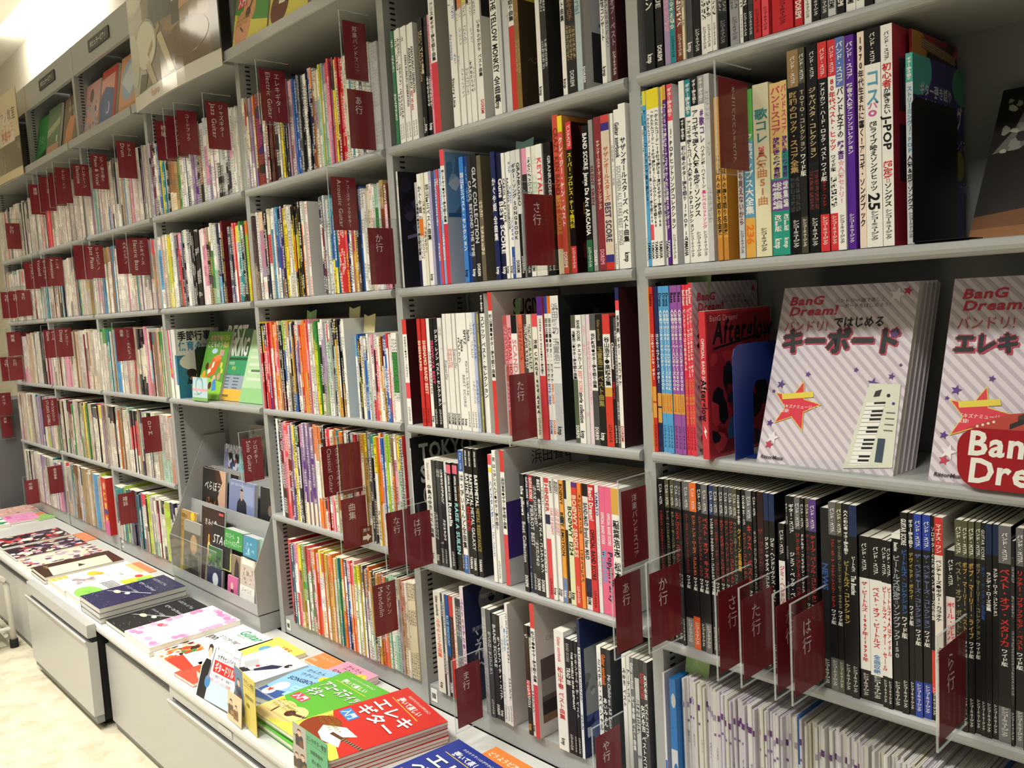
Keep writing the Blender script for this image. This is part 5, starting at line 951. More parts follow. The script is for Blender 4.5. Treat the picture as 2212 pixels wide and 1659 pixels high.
lying('song_book', 'orange songbook behind the blue bass primer on the counter', 'book', -.43, -.16, -3, .16, .12, .012, 'e0843e', [('t', .06, .72, .11, 'f6e6c8', 'どうようピアノ', dict(bold=1, sx=.9)), ('t', .06, .5, .09, 'f6e6c8', '絵本'), ('e', .75, .3, .1, .1, 'f0c060')])
def uku(c, c2): return [('r', 0, 0, 1, 1, c), ('t', .2, .84, .12, '2a3a5a' if c == '8cbfe6' else '5a2a3a', 'かんたん', dict(bold=1)), ('t', .2, .72, .12, '2a3a5a' if c == '8cbfe6' else '5a2a3a', 'ウクレレ', dict(bold=1)), ('t', .12, .56, .135, '1a2a4a' if c == '8cbfe6' else '5a2a3a', 'SONGBOOK', dict(bold=1, sy=1.2)), ('e', .80, .76, .13, .1, 'ecc93a'), ('t', .765, .735, .1, '7a4a1a', '1', dict(bold=1)), ('p', [(0, 0), (1, 0), (1, .2), (.6, .28), (.2, .24), (0, .3)], c2),
    ('e', .28, .36, .16, .16, 'f1ece2'), ('e', .22, .2, .13, .13, 'f1ece2'), ('s', .2, .24, .09, 'c8402a'), ('r', .5, .36, .8, .46, 'a8d8e6'), ('r', .55, .2, .85, .3, 'a8d8e6'), ('t', .53, .39, .055, '4a7aa0', '初級ソロ')]
lying('song_book', 'light blue ukulele songbook left of the green primer', 'book', -1.093, -.310, 12, .150, .205, .028, '8cbfe6', uku('8cbfe6', '3a5a9a'), n=2, under='light blue ukulele songbook below the top copy')
lying('song_book', 'pink ukulele songbook behind the green primer', 'book', -1.075, -.175, 1, .150, .158, .022, 'e79ab4', uku('e79ab4', 'c86a8a'), n=2, under='pink ukulele songbook below the top copy')
lying('song_book', 'orange booklet behind the light blue ukulele songbook', 'book', -1.218, -.075, 0, .12, .065, .007, 'e58a4a', [('t', .06, .6, .1, 'f8e6d0', 'どうようピアノ'), ('t', .06, .2, .12, 'f8e6d0', '絵本', {})])
fig = [('p', [(.12, .05), (.3, .04), (.42, .3), (.52, .5), (.46, .55), (.36, .4)], '26262c'), ('p', [(.3, .12), (.36, .1), (.56, .42), (.6, .52), (.52, .52)], '26262c'), ('p', [(.44, .46), (.56, .46), (.66, .66), (.56, .72), (.44, .6)], 'e9e4e0'), ('p', [(.55, .5), (.62, .48), (.8, .7), (.78, .78), (.62, .70)], '2e2c4a'), ('e', .84, .82, .05, .06, '2a2420'), ('p', [(.2, .5), (.44, .44), (.48, .6), (.26, .66)], 'b9bcc0'), ('e', .5, .57, .04, .03, 'c83a3a'), ('n', .4, .8, .9, .92, ['c8ccd8'], 10, .03)]
lying('music_magazine', 'white magazine with a dark suited figure between yellow and blue books', 'magazine', -1.335, -.345, -4, .200, .240, .034, 'ecebe6', fig+[('r', 0, 0, 1, .03, 'c8502a'), ('p', [(0, .03), (.3, .03), (.15, .1), (0, .12)], 'e8c03a')], n=2, under='white magazine below the one with a suited figure')
lying('music_magazine', 'yellow ukulele magazine half covered by the white magazine', 'magazine', -1.44, -.30, -2, .18, .255, .012, 'ead867', [('t', .5, .84, .14, 'c8642a', 'UKE', dict(bold=1)), ('e', .3, .72, .1, .1, '6aa8d0'), ('t', .5, .76, .08, 'c8642a', 'Guitar', {})])
lying('music_magazine', 'white guitar magazine with green title and orange photo strip', 'magazine', -1.645, -.358, 1, .225, .288, .012, 'f0efe8',
    [('t', .38, .84, .19, '2aa06a', 'Guitar', dict(bold=1, slant=.2)), ('t', .4, .80, .06, '2aa06a', 'magazine', {}), ('t', .26, .66, .075, '2a2a2a', 'エフェクター超定番', dict(bold=1, sx=.8)), ('t', .1, .55, .17, '1a1a1e', '100', dict(bold=1)), ('n', .0, .0, .55, .42, ['d8642a', 'e08a3a', '3a2418', 'c8402a', 'e9d8b0', '2a1a14'], 60, .08), ('r', .3, .2, .52, .34, '3a8a4a'), ('t', .33, .25, .05, 'e8d85a', 'スコア'), ('p', [(.45, .0), (1, .0), (1, .12), (.5, .18)], 'd8402e'), ('p', [(.45, .5), (1, .5), (.95, .56), (.5, .52)], 'd84a30')], n=1)
lying('music_magazine', 'red-edged magazine under the white guitar magazine', 'magazine', -1.43, -.372, 2, .12, .16, .010, 'd8523e', None)
def blobs(c, seedn, n=26):
    r = random.Random(seedn); o = []
    for i in range(n):
        e_ = r.choice((0, 1, 2, 3)); u = r.random(); x, y = ((u, r.uniform(0, .1)), (u, r.uniform(.9, 1)), (r.uniform(0, .12), u), (r.uniform(.88, 1), u))[e_]
        x = min(.93, max(.07, x)); y = min(.95, max(.05, y)); o.append(('e', x, y, .07, .05, c))
    return o
lying('score_book', 'white piano book with a pink petal border', 'book', -1.842, -.368, 0, .215, .292, .028, 'f2eeec', blobs('e6a9cc', 3)+blobs('d88ab8', 5, 12)+[('t', .25, .5, .07, 'a9a5b0', 'ピアノレパートリー', dict(slant=.1)), ('e', .2, .34, .07, .05, 'd8586a'), ('e', .27, .37, .05, .04, 'e88a9a')], n=2, under='white piano book below the pink bordered one')
def starry(base):
    r = random.Random(base); o = [('t', .06, .83, .075, 'd8d8de', 'ソロプレミアム', dict(sx=1.2)), ('t', .12, .66, .07, 'd8d8de', 'ピアノ・コレクション', dict(bold=1)), ('t', .1, .5, .06, 'c8c8d0', 'スタンダード名曲集')]
    o += [('e', .3, .36, .11, .05, 'e6dca8'), ('e', .55, .42, .07, .04, 'efe9d8'), ('p', [(.1, .3), (.9, .62), (.9, .6), (.1, .285)], 'c8c8d0')]
    o += [('e', r.random()*.96+.02, r.random()*.96+.02, .006, .006, 'e8e8ee') for _ in range(40)]
    return o
lying('score_book', 'black piano score with silver lettering between navy and pink-bordered books', 'book', -2.045, -.362, 0, .20, .288, .014, '1d1e20', starry('1d1e20'))
lying('score_book', 'navy piano score with a moon and silver lettering', 'book', -2.262, -.376, 0, .208, .296, .054, '23254e', starry('23254e'), n=3, under='navy piano score below the moonlit top copy', pc='d9d6cc')
keys = [('r', .0, .38, 1, .58, 'f4f4ee')]+[('p', [(.06+.09*i, .40), (.11+.09*i, .40), (.12+.09*i, .56), (.08+.09*i, .56)], '1d1d20') for i in range(10)]
lying('score_book', 'white piano book with lime green shapes and printed piano keys', 'book', -2.475, -.365, 0, .21, .292, .024, 'f2f3ea', [('e', .45, .18, .42, .22, '8fd65a'), ('p', [(.2, .6), (.98, .6), (.98, .98), (.3, .98)], 'c8dc4a'), ('e', .6, .85, .25, .14, '9ad06a'), ('e', .2, .86, .1, .07, 'd84a4a')]+keys+[('t', .42, .78, .11, '4a8a3a', 'J-POP', {}), ('t', .45, .68, .1, '4a6a2a', 'ピアノ', {}), ('t', .3, .16, .12, '5aa84a', 'CAFE', {})])
lying('score_book', 'white piano book with yellow painted patch and checked border', 'book', -2.70, -.37, 0, .215, .30, .022, 'f4f2ea', [('r', 0, 0, .22, .22, 'e8b85a'), ('r', .22, .92, 1, 1, 'e8c88a')]+[('r', .03+.07*i, .01+.07*j, .07+.07*i, .03+.07*j, 'f6e8c8') for i in range(3) for j in range(3)]+[('e', .3, .5, .16, .1, 'e8c03a'), ('e', .42, .56, .1, .06, 'd8a83a'), ('n', .35, .2, .8, .45, ['b9aab0', 'c8c0c0', '9a8a90'], 25, .1), ('t', .55, .72, .07, '8a8a90', 'ピアノ曲集', {}), ('t', .55, .6, .05, '9a9a9e', '名曲物語')])
lying('score_book', 'dark brown music book with a cream centre and gold lettering', 'book', -2.925, -.37, -1, .205, .30, .028, '3a2418', [('p', [(0, 0), (.35, 0), (.3, 1), (0, 1)], '3a2418'), ('p', [(.3, .15), (1, .1), (1, .85), (.3, .9)], 'efe3c4'), ('t', .1, .12, .12, 'c8a860', 'Style', dict(slant=.2)), ('p', [(.5, .5), (.75, .46), (.7, .56)], '2a2420'), ('e', .8, .93, .2, .08, '4a3020')], n=2, under='dark brown music book below the top copy')
pal = ['2a1c24', 'c8505a', 'e9d8b8', '6a4a6a', 'b0a0b8', 'e8e0d8', '8a2a30', '3a2a3a']
lying('music_magazine', 'magazine with a dark red and cream collage cover', 'magazine', -3.17, -.365, 0, .215, .30, .014, 'e2d6c0', [('n', .0, .0, 1, 1, pal[2:6]+['e9d8b8'], 70, .12), ('n', .0, .0, 1, .2, pal, 30, .1), ('n', 0, .8, 1, 1, pal, 20, .1), ('r', .75, .7, .95, .9, 'e88a9a')])
lying('music_magazine', 'magazine with a dark purple and white collage cover', 'magazine', -3.42, -.365, 0, .215, .295, .012, '2c2030', [('n', 0, 0, 1, 1, pal, 110, .12), ('e', .2, .3, .12, .1, 'c83a3a')])
lying('music_magazine', 'magazine with a black and red collage cover, farther left', 'magazine', -3.68, -.36, 0, .215, .29, .012, '241c28', [('n', 0, 0, 1, 1, pal+['c83a3a', '1d1820'], 110, .13)])
lying('flyer_stack', 'stack of pink printed leaflets at the far end of the counter', 'leaflet', -4.24, -.20, -3, .21, .15, .010, 'e79ac4', [('r', .08, .1, .45, .25, 'd86aa8'), ('n', .1, .3, .9, .9, ['d87ab0', 'eab0d0'], 20, .06)])
lying('score_book', 'green-edged white music book at the far left of the counter', 'book', -4.20, -.37, 0, .21, .16, .014, 'eef0ea', [('n', 0, .5, 1, 1, ['2a8a5a', '3aa06a', 'eef0ea'], 30, .12)]+[('r', .05+.12*i, .05, .11+.12*i, .4, '1d1d20') for i in range(7)])
lying('score_book', 'pinkish patterned book at the far end of the counter', 'book', -4.46, -.34, 0, .20, .33, .012, 'dcb0a4', [('n', 0, 0, 1, 1, ['c88a80', 'e8d0c8', 'a85a50', 'e9e0d0'], 60, .1)])
for i, (x, w_, y) in enumerate(((-3.5, .2, -.055), (-4.22, .2, -.06), (-4.5, .14, -.055), (-2.72, .2, -.068))):
    lying('counter_sheet', 'orange notice sheet on the counter, %s' % ('behind the purple collage magazine', 'behind the pink leaflets', 'at the far left end', 'behind the checked piano book')[i], 'sheet', x, y, 0, w_, .055, .0016, 'dd8a5e', None, group='orange sheets on the counter')
for i, (x, y) in enumerate(((-4.1, -.10),)): lying('counter_sheet', 'light green booklet at the far end of the counter', 'booklet', x, y, 10, .12, .09, .006, '8fc86a', None)

# ================================================================ counter, panels, drawers
b = MB(); b.box(-4.52, -.378, -1.032, .80, .0, -1.0052); b.prism([(-.378, -1.032), (-.384, -1.032), (-.3885, -1.026), (-.3895, -1.018), (-.3875, -1.010), (-.383, -1.0055), (-.378, -1.0052)], -4.52, .80, 0)
tag(b.make('worktop', 'counter'), 'long white worktop in front of the shelves, magazines lying on it', 'counter')
b = MB(); b.box(-4.52, -.35, -1.365, .80, .0, -1.0325, 'k'); tag(b.make('counter_carcass', 'dark'), 'dark carcass under the long counter, behind the drawers', 'counter')
def plain_panel(x0, x1, label):
    t = empty('panel_drawer', (x0, -.36, -1.365), label, 'drawer', 'plain grey drawer fronts')
    def put(m_, n, mt): return m_.make(n, mt, t, loc=(-x0, .36, 1.365))
    m_ = MB(); m_.box(x0+.003, -.373, -1.338, x1-.003, -.3515, -1.068); put(m_, 'front_panel', 'drawer')
    m_ = MB(); m_.box(x0+.003, -.362, -1.066, x1-.003, -.3515, -1.034); put(m_, 'recess_strip', 'back')
    m_ = MB(); m_.box(x0+.003, -.3515-.012, -1.366, x1-.003, -.3515, -1.341); put(m_, 'plinth', 'back')
plain_panel(-4.5, -3.63, 'plain grey drawer front at the far left, behind the step stool')
plain_panel(-3.62, -2.83, 'plain grey drawer front left of the open drawer')
plain_panel(-2.04, -1.455, 'plain grey drawer front right of the black gap')
def rail_drawer(x0, x1, y, label, openbox=False):
    z0 = -1.022 if y > -.4 else -.993; t = empty('rail_drawer', (x0, y+.03, -1.365), label, 'drawer', 'grey drawers with a long grip rail'); o = (-x0, -y-.03, 1.365)
    def put(m_, n, mt): return m_.make(n, mt, t, loc=o)
    dz = 0 if openbox else -.018
    m_ = MB(); m_.prism([(y+.028, -1.000+dz), (y+.002, -1.000+dz), (y, -1.003+dz), (y-.001, -1.043+dz), (y+.003, -1.045+dz), (y+.028, -1.045+dz)], x0+.003, x1-.003, 0); put(m_, 'grip_rail', 'drawer')
    m_ = MB(); m_.box(x0+.004, y+.012, -1.062+dz, x1-.004, y+.028, -1.0452+dz, 'k'); put(m_, 'grip_groove', 'dark')
    m_ = MB(); m_.prism([(y+.028, -1.0622+dz), (y+.006, -1.0622+dz), (y-.006, -1.052+dz), (y-.012, -1.054+dz), (y-.004, -1.074+dz), (y-.004, -1.318), (y+.028, -1.318)], x0+.002, x1-.002, 0); put(m_, 'front_panel', 'drawer')
    m_ = MB(); m_.box(x0+.004, y+.004, -1.366 if not openbox else -1.345, x1-.004, y+.028, -1.3185); put(m_, 'plinth', 'back')
    if openbox:
        m_ = MB(); m_.box(x0+.02, y+.0285, -1.345, x1-.012, -.3505, -1.040, 'k'); put(m_, 'drawer_box', 'dark')
        for i, (xx, yy) in enumerate(((x0+.05, y+.03), (x1-.05, y+.03))):
            m_ = MB(); m_.prism([(yy+.012*math.cos(a*math.pi/6)+.012, -1.358+.0125*math.sin(a*math.pi/6)) for a in range(12)], xx-.008, xx+.008, 0); put(m_, 'caster', 'rubber')
    return t, put
rail_drawer(-2.825, -2.062, -.418, 'grey drawer pulled out beyond the others, on casters', True)
t, put = rail_drawer(-1.45, -.70, -.383, 'closed grey rail drawer under the guitar primers')
m_ = MB(); m_.box(-1.12, -.3852, -1.052, -1.04, -.3842, -1.034, 'c9c9c6'); nm = put(m_, 'name_plate', 'plastic')
rail_drawer(-.695, .055, -.383, 'closed grey rail drawer at the bottom right corner')
# ================================================================ step stool
t = empty('step_stool', (-3.187, -.41, -1.371), 'white tubular step stool with black treads at the left edge', 'stool')
def arch(x, y0, y1, zt):
    pts = [(x, y0, -1.352), (x-.004, y0-.004, zt-.06)]+[(x-.006, y0-.004+(-.06)*(1-math.cos(a)), zt-.06+.06*math.sin(a)) for a in [math.pi/12*k_ for k_ in range(1, 7)]]
    pts += [(x-.006, y1+.004+.06*(1-math.cos(a)), zt-.06+.06*math.sin(a)) for a in [math.pi/12*k_ for k_ in range(5, -1, -1)]]+[(x, y1, -1.352)]
    return pts
for x in (-3.187, -3.52):
    m_ = MB(); m_.tube(arch(x, -.412, -.80, -1.045), .0125, n=14); fr_ = m_.make('leg_frame', 'whitetube', t, loc=(3.187, .41, 1.371), smooth=True)
    for y in (-.412, -.80): m_ = MB(); m_.tube([(x, y, -1.371), (x, y, -1.335)], .017, n=14); m_.make('rubber_foot', 'rubber', fr_)
for z, y0, y1 in ((-1.115, -.50, -.70), (-1.30, -.44, -.76)):
    m_ = MB(); m_.tube([(-3.187, y0, z-.012), (-3.52, y0, z-.012)], .009, n=10); m_.tube([(-3.187, y1, z-.012), (-3.52, y1, z-.012)], .009, n=10); m_.make('crossbar', 'whitetube', t, loc=(3.187, .41, 1.371))
m_ = MB(); m_.box(-3.51, -.72, -1.118, -3.196, -.455, -1.098); m_.make('tread', 'rubber', t, loc=(3.187, .41, 1.371))
m_ = MB(); m_.tube([(-3.187, -.412, -1.285), (-3.187, -.80, -1.285)], .009, n=10); m_.make('crossbar', 'whitetube', t, loc=(3.187, .41, 1.371))

# ================================================================ cards standing at the counter's front edge
def card(name, label, o, ux, uy, w, h, col, items, th=.0012):
    mb = MB(); mb.box(0, 0, -th, w, h, 0, col); r = mb.make(name, 'print', mw=mframe(o, ux, uy)); tag(r, label, 'notice card')
    if items: canvas(r, lambda a, b_, hh: (a, b_, hh), fr(items, w, h), 'card_print')
    return r
def person(cx, cy, s, top, hair='3a2418', skin='e0b89a', inst=None):
    o = [('p', [(cx-.3*s, cy), (cx+.3*s, cy), (cx+.28*s, cy+.55*s), (cx+.2*s, cy+.62*s), (cx-.2*s, cy+.62*s), (cx-.3*s, cy+.5*s)], top), ('e', cx, cy+.76*s, .13*s, .16*s, skin), ('p', [(cx-.15*s, cy+.74*s), (cx-.12*s, cy+.9*s), (cx, cy+.95*s), (cx+.13*s, cy+.9*s), (cx+.15*s, cy+.74*s), (cx+.08*s, cy+.84*s), (cx-.08*s, cy+.84*s)], hair)]
    if inst: o += [('e', cx+.12*s, cy+.2*s, .16*s, .13*s, inst), ('p', [(cx+.1*s, cy+.25*s), (cx-.42*s, cy+.5*s), (cx-.4*s, cy+.55*s), (cx+.14*s, cy+.3*s)], '4a2a18')]
    return o
kz = [('r', 0, 0, 1, 1, 'eceff4'), ('r', 0, 0, 1, .35, 'c3d6ea'), ('p', [(.02, .0), (.26, .0), (.28, .5), (.24, .66), (.1, .66), (.02, .5)], '1c1c22'), ('e', .17, .78, .055, .075, 'e6c4ac'), ('p', [(.1, .76), (.11, .9), (.17, .93), (.23, .9), (.24, .76), (.2, .86), (.14, .86)], '4a2f24'), ('e', .25, .3, .08, .08, '4a86c0'), ('p', [(.22, .34), (.3, .9), (.32, .9), (.27, .34)], '8a8a90'),
    ('t', .40, .73, .075, '2a2a30', 'かずきセンパイの', dict(bold=1, sx=.85)), ('r', .34, .5, .97, .70, 'd8302e'), ('t', .38, .53, .13, 'f6f6f2', 'ギタードリル', dict(bold=1, sx=.68)), ('t', .3, .42, .045, '2a3a5a', '少しの練習でも楽しい動画で'), ('t', .3, .34, .045, 'c8402e', '全国ソングブックから見放題!'), ('t', .36, .88, .04, '5a5a60', '新しいレッスンドリル'), ('t', .82, .84, .045, '2a2a30', 'だれでも')]
card('promotion_card', 'white and blue card with a guitarist in black, at the counter edge', (-1.262, -.381, -1.0035), (.194, .006, .008), (0, .05, .142), .198, .150, 'eceff4', kz)
card('promotion_card', 'yellow ukulele lesson flyer behind the guitarist card', (-1.045, -.366, -1.003), (1, -.1, 0), (.02, .03, 1), .140, .137, 'd8c65a', [('r', 0, .15, .42, 1, '5a7aa0')]+person(.2, .35, .5, '2a3460', inst='8a4a24')+[('t', .47, .82, .11, '3a3418', 'ウクレレ教室', dict(sx=.75)), ('r', .46, .78, .96, .785, '3a3418'), ('t', .52, .58, .08, '3a3418', '体験実施中'), ('t', .56, .42, .08, '3a3418', '初級')])
card('promotion_card', 'cream lesson flyer with two musicians, in front of the yellow flyer', (-1.062, -.383, -1.003), (1, -.04, 0), (0, .1, 1), .085, .072, 'd8c8a0', person(.25, .2, .6, '5a4a3a', inst='b07a3a')+person(.62, .15, .55, '7a5a34', inst='8a5a2a'))
card('promotion_card', 'green electric guitar lesson flyer with small photos at the bottom edge', (-.715, -.386, -1.003), (1, -.02, 0), (0, .04, 1), .152, .106, '5fae7e', [('r', 0, 0, .40, 1, 'b9b0a4')]+person(.2, .55, .4, '2a2a30', inst='7a3a20')+person(.28, .05, .4, '2a2a2e', inst='a8703a')+person(.1, .05, .36, '4a3a34')+[('t', .42, .82, .085, '143a24', 'エレキギター教室', dict(sx=.82)), ('r', .42, .77, .97, .775, '143a24'), ('t', .52, .58, .07, '143a24', '体験実施中'), ('t', .55, .4, .07, '143a24', '初心者も'), ('r', .6, .04, .95, .28, 'e9ece6')])
t = empty('acrylic_stand', (-.97, -.375, -1.0045), 'empty clear acrylic stand beside the green primers', 'stand')
m_ = MB(); m_.prism([(-.002, 0), (.0, 0), (.03, .095), (.028, .095)], .0, .15, 0); m_.make('acrylic_plate', 'acrylic', t)
m_ = MB(); m_.prism([(-.004, 0), (.002, 0), (.032, .095), (.029, .0955)], -.001, .0012, 0); m_.prism([(.028, .0945), (.031, .0945), (.031, .0965), (.028, .0965)], 0, .15, 0); m_.make('plate_edge', 'edge', t)

# ================================================================ right-hand bay: face-out books, bookends, big sign
ln = Vector((0, .105, .28))
flat_book('keyboard_book', 'pink striped keyboard primer leaning face-out beside the blue bookend', 'book', (.2323, .002, -.2825), (1, 0, 0), ln, .2235, .30, .013, 'dcd3da', bdcover('キーボード', keyboard_art()), 'face-out primers on the third shelf')
for i in range(4): flat_book('keyboard_book', 'keyboard primer stacked behind the face-out pink striped one', 'book', (.2323+.001*i, .017+.0145*i, -.2825), (1, 0, 0), ln, .2235, .30, .013, 'dcd3da', None, 'copies behind the keyboard primer', 'd8d0d6')
flat_book('guitar_primer', 'pink striped guitar primer leaning face-out behind the red board', 'book', (.5043, .004, -.2825), (1, 0, 0), ln, .2235, .30, .013, 'dcd3da', bdcover('エレキ・ギター', guitar_art('b8402e', .45, .26)), 'face-out primers on the third shelf')
t = empty('book_stop', (.30, -.012, -.283), 'clear acrylic lip holding up the keyboard primer', 'stand'); m_ = MB(); m_.box(0, 0, 0, .14, .0015, .018); m_.box(0, 0, 0, .14, .010, .0012); m_.make('acrylic_lip', 'acrylic', t)
# red logo board with rounded corners
def rrect(x0, y0, x1, y1, r, n=6):
    o = []
    for cx, cy, a0 in ((x1-r, y0+r, -90), (x1-r, y1-r, 0), (x0+r, y1-r, 90), (x0+r, y0+r, 180)): o += [(cx+r*math.cos(math.radians(a0+90*k_/n)), cy+r*math.sin(math.radians(a0+90*k_/n))) for k_ in range(n+1)]
    return o
mb = MB(); poly = rrect(0, 0, .19, .082, .028); n = len(poly); mb.raw([(a, b_, -.003) for a, b_ in poly]+[(a, b_, 0) for a, b_ in poly], [tuple(range(n-1, -1, -1)), tuple(range(n, 2*n))]+[(i, (i+1) % n, (i+1) % n+n, i+n) for i in range(n)], 'a01c26')
r = mb.make('logo_board', 'print', mw=mframe((.5505, -.0165, -.2825), (1, 0, 0), (0, .012, 1))); tag(r, 'dark red rounded board with big white letters, at the right edge', 'sign')
canvas(r, lambda a, b_, hh: (a, b_, hh), [('t', .012, .046, .046, 'f1f0ea', 'BanG', dict(bold=1, slant=.12, sx=.95)), ('t', .012, .009, .046, 'f1f0ea', 'Dream!', dict(bold=1, slant=.12, sx=.95))], 'lettering')
# red band score angled beside the pink striped spines
mb = MB(); mb.box(0, 0, 0, .0125, .207, .250, 'd23a44'); r = mb.make('band_score', 'print', loc=(.1465, -.024, -.2825)); tag(r, 'red band score with black brush lettering, against the blue bookend', 'book')
p_ = MB(); p_.box(.0008, .0008, .2502, .0117, .206, .2506, 'efeadb'); p_.make('pages', 'paper', r)
canvas(r, lambda a, b_, hh: (.0125+hh, a, b_), fr([('r', .02, .02, .98, .98, 'a82c36'), ('n', .05, .02, .98, .72, ['1c1a20', '7a1c26', '26283a', 'c83a40', '3a5a80'], 46, .18), ('t', .1, .78, .2, '17171a', 'Afterglow', dict(bold=1, slant=.25, sy=1.4)), ('t', .06, .93, .07, 'e8b0b4', 'BanG Dream!'), ('p', [(.1, .75), (.95, .83), (.95, .81), (.1, .735)], '17171a')], .207, .25))
m_ = MB(); text_into(m_, lambda a, b_: (a, -.0003, b_), 'OFFICIAL BAND SCORE', .0065, .205, .008, 'f0d8d8', 'r', bold=1); text_into(m_, lambda a, b_: (a, -.0003, b_), 'Afterglow', .0062, .135, .0155, '17171a', 'r', bold=1); m_.raw([(.004, -.0003, .058), (.010, -.0003, .046), (.007, -.0003, .046), (.009, -.0003, .034), (.003, -.0003, .049), (.006, -.0003, .049)], [(0, 1, 2, 3, 4, 5)], 'f6f6f2'); m_.make('spine_lettering', 'ink', r)
def bookend(x, y0, y1, z, h, col, label, arch=False):
    t = empty('bookend', (x, y0, z), label, 'bookend', 'steel bookends'); L_ = y1-y0; m_ = MB()
    if arch:
        o = rrect(0, 0, L_, h, .02); a0, a1 = L_*.36, L_*.74; pl = [(0, 0), (0, h-.02), (.006, h-.006), (.02, h), (L_-.02, h), (L_-.006, h-.006), (L_, h-.02), (L_, 0), (a1, 0), (a1-.004, h*.6), (a1-.014, h*.66), (a0+.014, h*.66), (a0+.004, h*.6), (a0, 0)]
        # split into convex strips
        for q in ([(0, 0), (a0, 0), (a0+.004, h*.6), (a0+.014, h*.66), (.02, h), (.006, h-.006), (0, h-.02)], [(a0+.014, h*.66), (a1-.014, h*.66), (L_-.02, h), (.02, h)], [(a1, 0), (L_, 0), (L_, h-.02), (L_-.006, h-.006), (L_-.02, h), (a1-.014, h*.66), (a1-.004, h*.6)]): m_.prism(q, 0, .0012, 0, col)
    else: m_.prism([(0, 0), (L_, 0), (L_, h-.01), (L_-.01, h), (.01, h), (0, h-.01)], 0, .0012, 0, col)
    m_.make('upright_plate', 'plastic', t)
    f_ = MB(); f_.box(.0014, .03 if arch else .004, .0003, .07 if not arch else .045, L_-.02, .0014, col); f_.make('foot_plate', 'plastic', t); return t
bookend(.1995, -.010, .146, -.282, .192, '1f3a8a', 'dark blue steel bookend with arched cutout beside the red band score', True)
bookend(.4935, -.012, .150, .0515, .197, '101012', 'black steel bookend beside the purple songbook at the upper right')
# taller red guitar book behind the purple one, black face-out cover at the right edge
mb = MB(); mb.box(0, 0, 0, .0035, .168, .300, 'a8303a'); r = mb.make('guitar_score', 'print', loc=(.4715, .037, .0505)); tag(r, 'red book with a printed guitar neck, behind the purple songbook', 'book')
p_ = MB(); p_.box(.0006, .0008, .3002, .0029, .167, .3005, 'efeadb'); p_.make('pages', 'paper', r)
canvas(r, lambda a, b_, hh: (.0035+hh, a, b_), fr([('n', 0, .7, 1, 1, ['8a2a30', 'c84a4a', '3a2a24'], 14, .2), ('e', .12, .93, .2, .14, 'd89a4a'), ('p', [(.2, .93), (.95, .90), (.95, .945), (.2, .985)], '9a6a3a')]+[('p', [(.2, .94+.01*i), (.95, .905+.01*i), (.95, .907+.01*i), (.2, .943+.01*i)], 'd8d0c0') for i in range(4)]+[('t', .45, .84, .1, '5a1a20', 'パターン', {})], .168, .30))
mb_items = [('r', 0, 0, 1, 1, '17120f'), ('p', [(0, 0), (1, 0), (1, .16), (.5, .2), (0, .14)], '6a4424'), ('p', [(0, 0), (1, 0), (1, .09), (0, .06)], '8a5c34'), ('p', [(.02, .55), (.3, .6), (.5, .98), (.2, .98), (.12, .7)], '6a6860'), ('n', .05, .55, .5, .98, ['8a8880', '4a4844', '2a2826', 'a8a69c'], 40, .06), ('t', .3, .28, .16, 'e3d83a', '(ほぼ', dict(slant=.25)), ('t', .55, .15, .15, 'e3d83a', 'Song', dict(bold=1))]
flat_book('songbook_cover', 'black face-out book with yellow handwriting at the right edge, second shelf', 'book', (.545, .045, .0508), (1, .0, 0), (0, .155, .235), .225, .262, .010, '17120f', mb_items)
# ================================================================ sheet music along the bottom shelf of the right bay
rnd = random.Random(77)
x = .062; i = 0; base0 = None
proto = {}
def sheet_mesh(kind, w, h, d):
    m_ = MB(); col = {'w': 'dcd9d6', 'l': 'd3cdd6', 'b': '3a6eb4', 'e': 'd9d4c6', 'p': 'd0c8d2'}[kind]
    # folded sheets: two leaves meeting at the fold, a little open at the top
    m_.prism([(0, .0012), (w*.5, 0), (w, .0012), (w, d), (w*.55, d), (w*.55, .003), (w*.45, .003), (w*.45, d), (0, d)], 0, h, 2, col)
    if kind == 'b': m_.box(-.0001, -.0004, 0, w, .0, h*.72, 'b9c4cc')
    if kind in 'wlp':
        z = h*rnd.uniform(.80, .86); m_.box(w*.1, -.0005, z, w*.9, .0006, z+.010, '5a2a6a' if rnd.random() < .8 else '9a90a4')
        if rnd.random() < .6: m_.box(w*.15, -.0004, z-.028, w*.85, .0006, z-.024, '7a5a8a')
    return m_
titles = ['秘密の花', '私の日々', 'アヴァン', '大切なもの', 'ハラボラ', 'レイアン', 'あの夏の日', '君と夏']
while x < .742:
    w = rnd.uniform(.0032, .0055); kind = rnd.choices('wlbep', (8, 6, .35, 4, 3))[0]
    hh = .298 if not (.30 < x < .33 or .42 < x < .44) else .296; hh += rnd.uniform(-.005, .004)
    if x > .3: hh -= .004
    key = (kind, rnd.randint(0, 5))
    if key not in proto: proto[key] = sheet_mesh(kind, .0046, .298, .205).make('sheet_music', 'print'); o = proto[key]
    else: o = proto[key].copy(); S.collection.objects.link(o)
    y = -.004+rnd.uniform(-.008, .006)+(.012*math.sin(x*23))
    o.location = (x, y, -1.0003); o.scale = (w/.0046, 1, hh/.298); o.rotation_euler = (0, rnd.uniform(-.004, .004), 0)
    tag(o, {'b': 'blue-topped sheet music folder among the white ones on the bottom shelf'}.get(kind, 'thin white folded sheet music in the packed row on the bottom shelf'), 'sheet music', {'b': 'blue sheet music folders'}.get(kind, 'white sheet music in the bottom row'))
    if i % 4 == 1 and x < .24 and kind != 'b':
        m_ = MB(); s = titles[(i//4) % 8]; text_into(m_, lambda a, b_: (a, -.0004, b_), s, .0023, .298*.66, .0062, '3a3a3e', 'v', sx=.7); m_.make('title_lettering', 'ink', o)
    x += w+.0003; i += 1
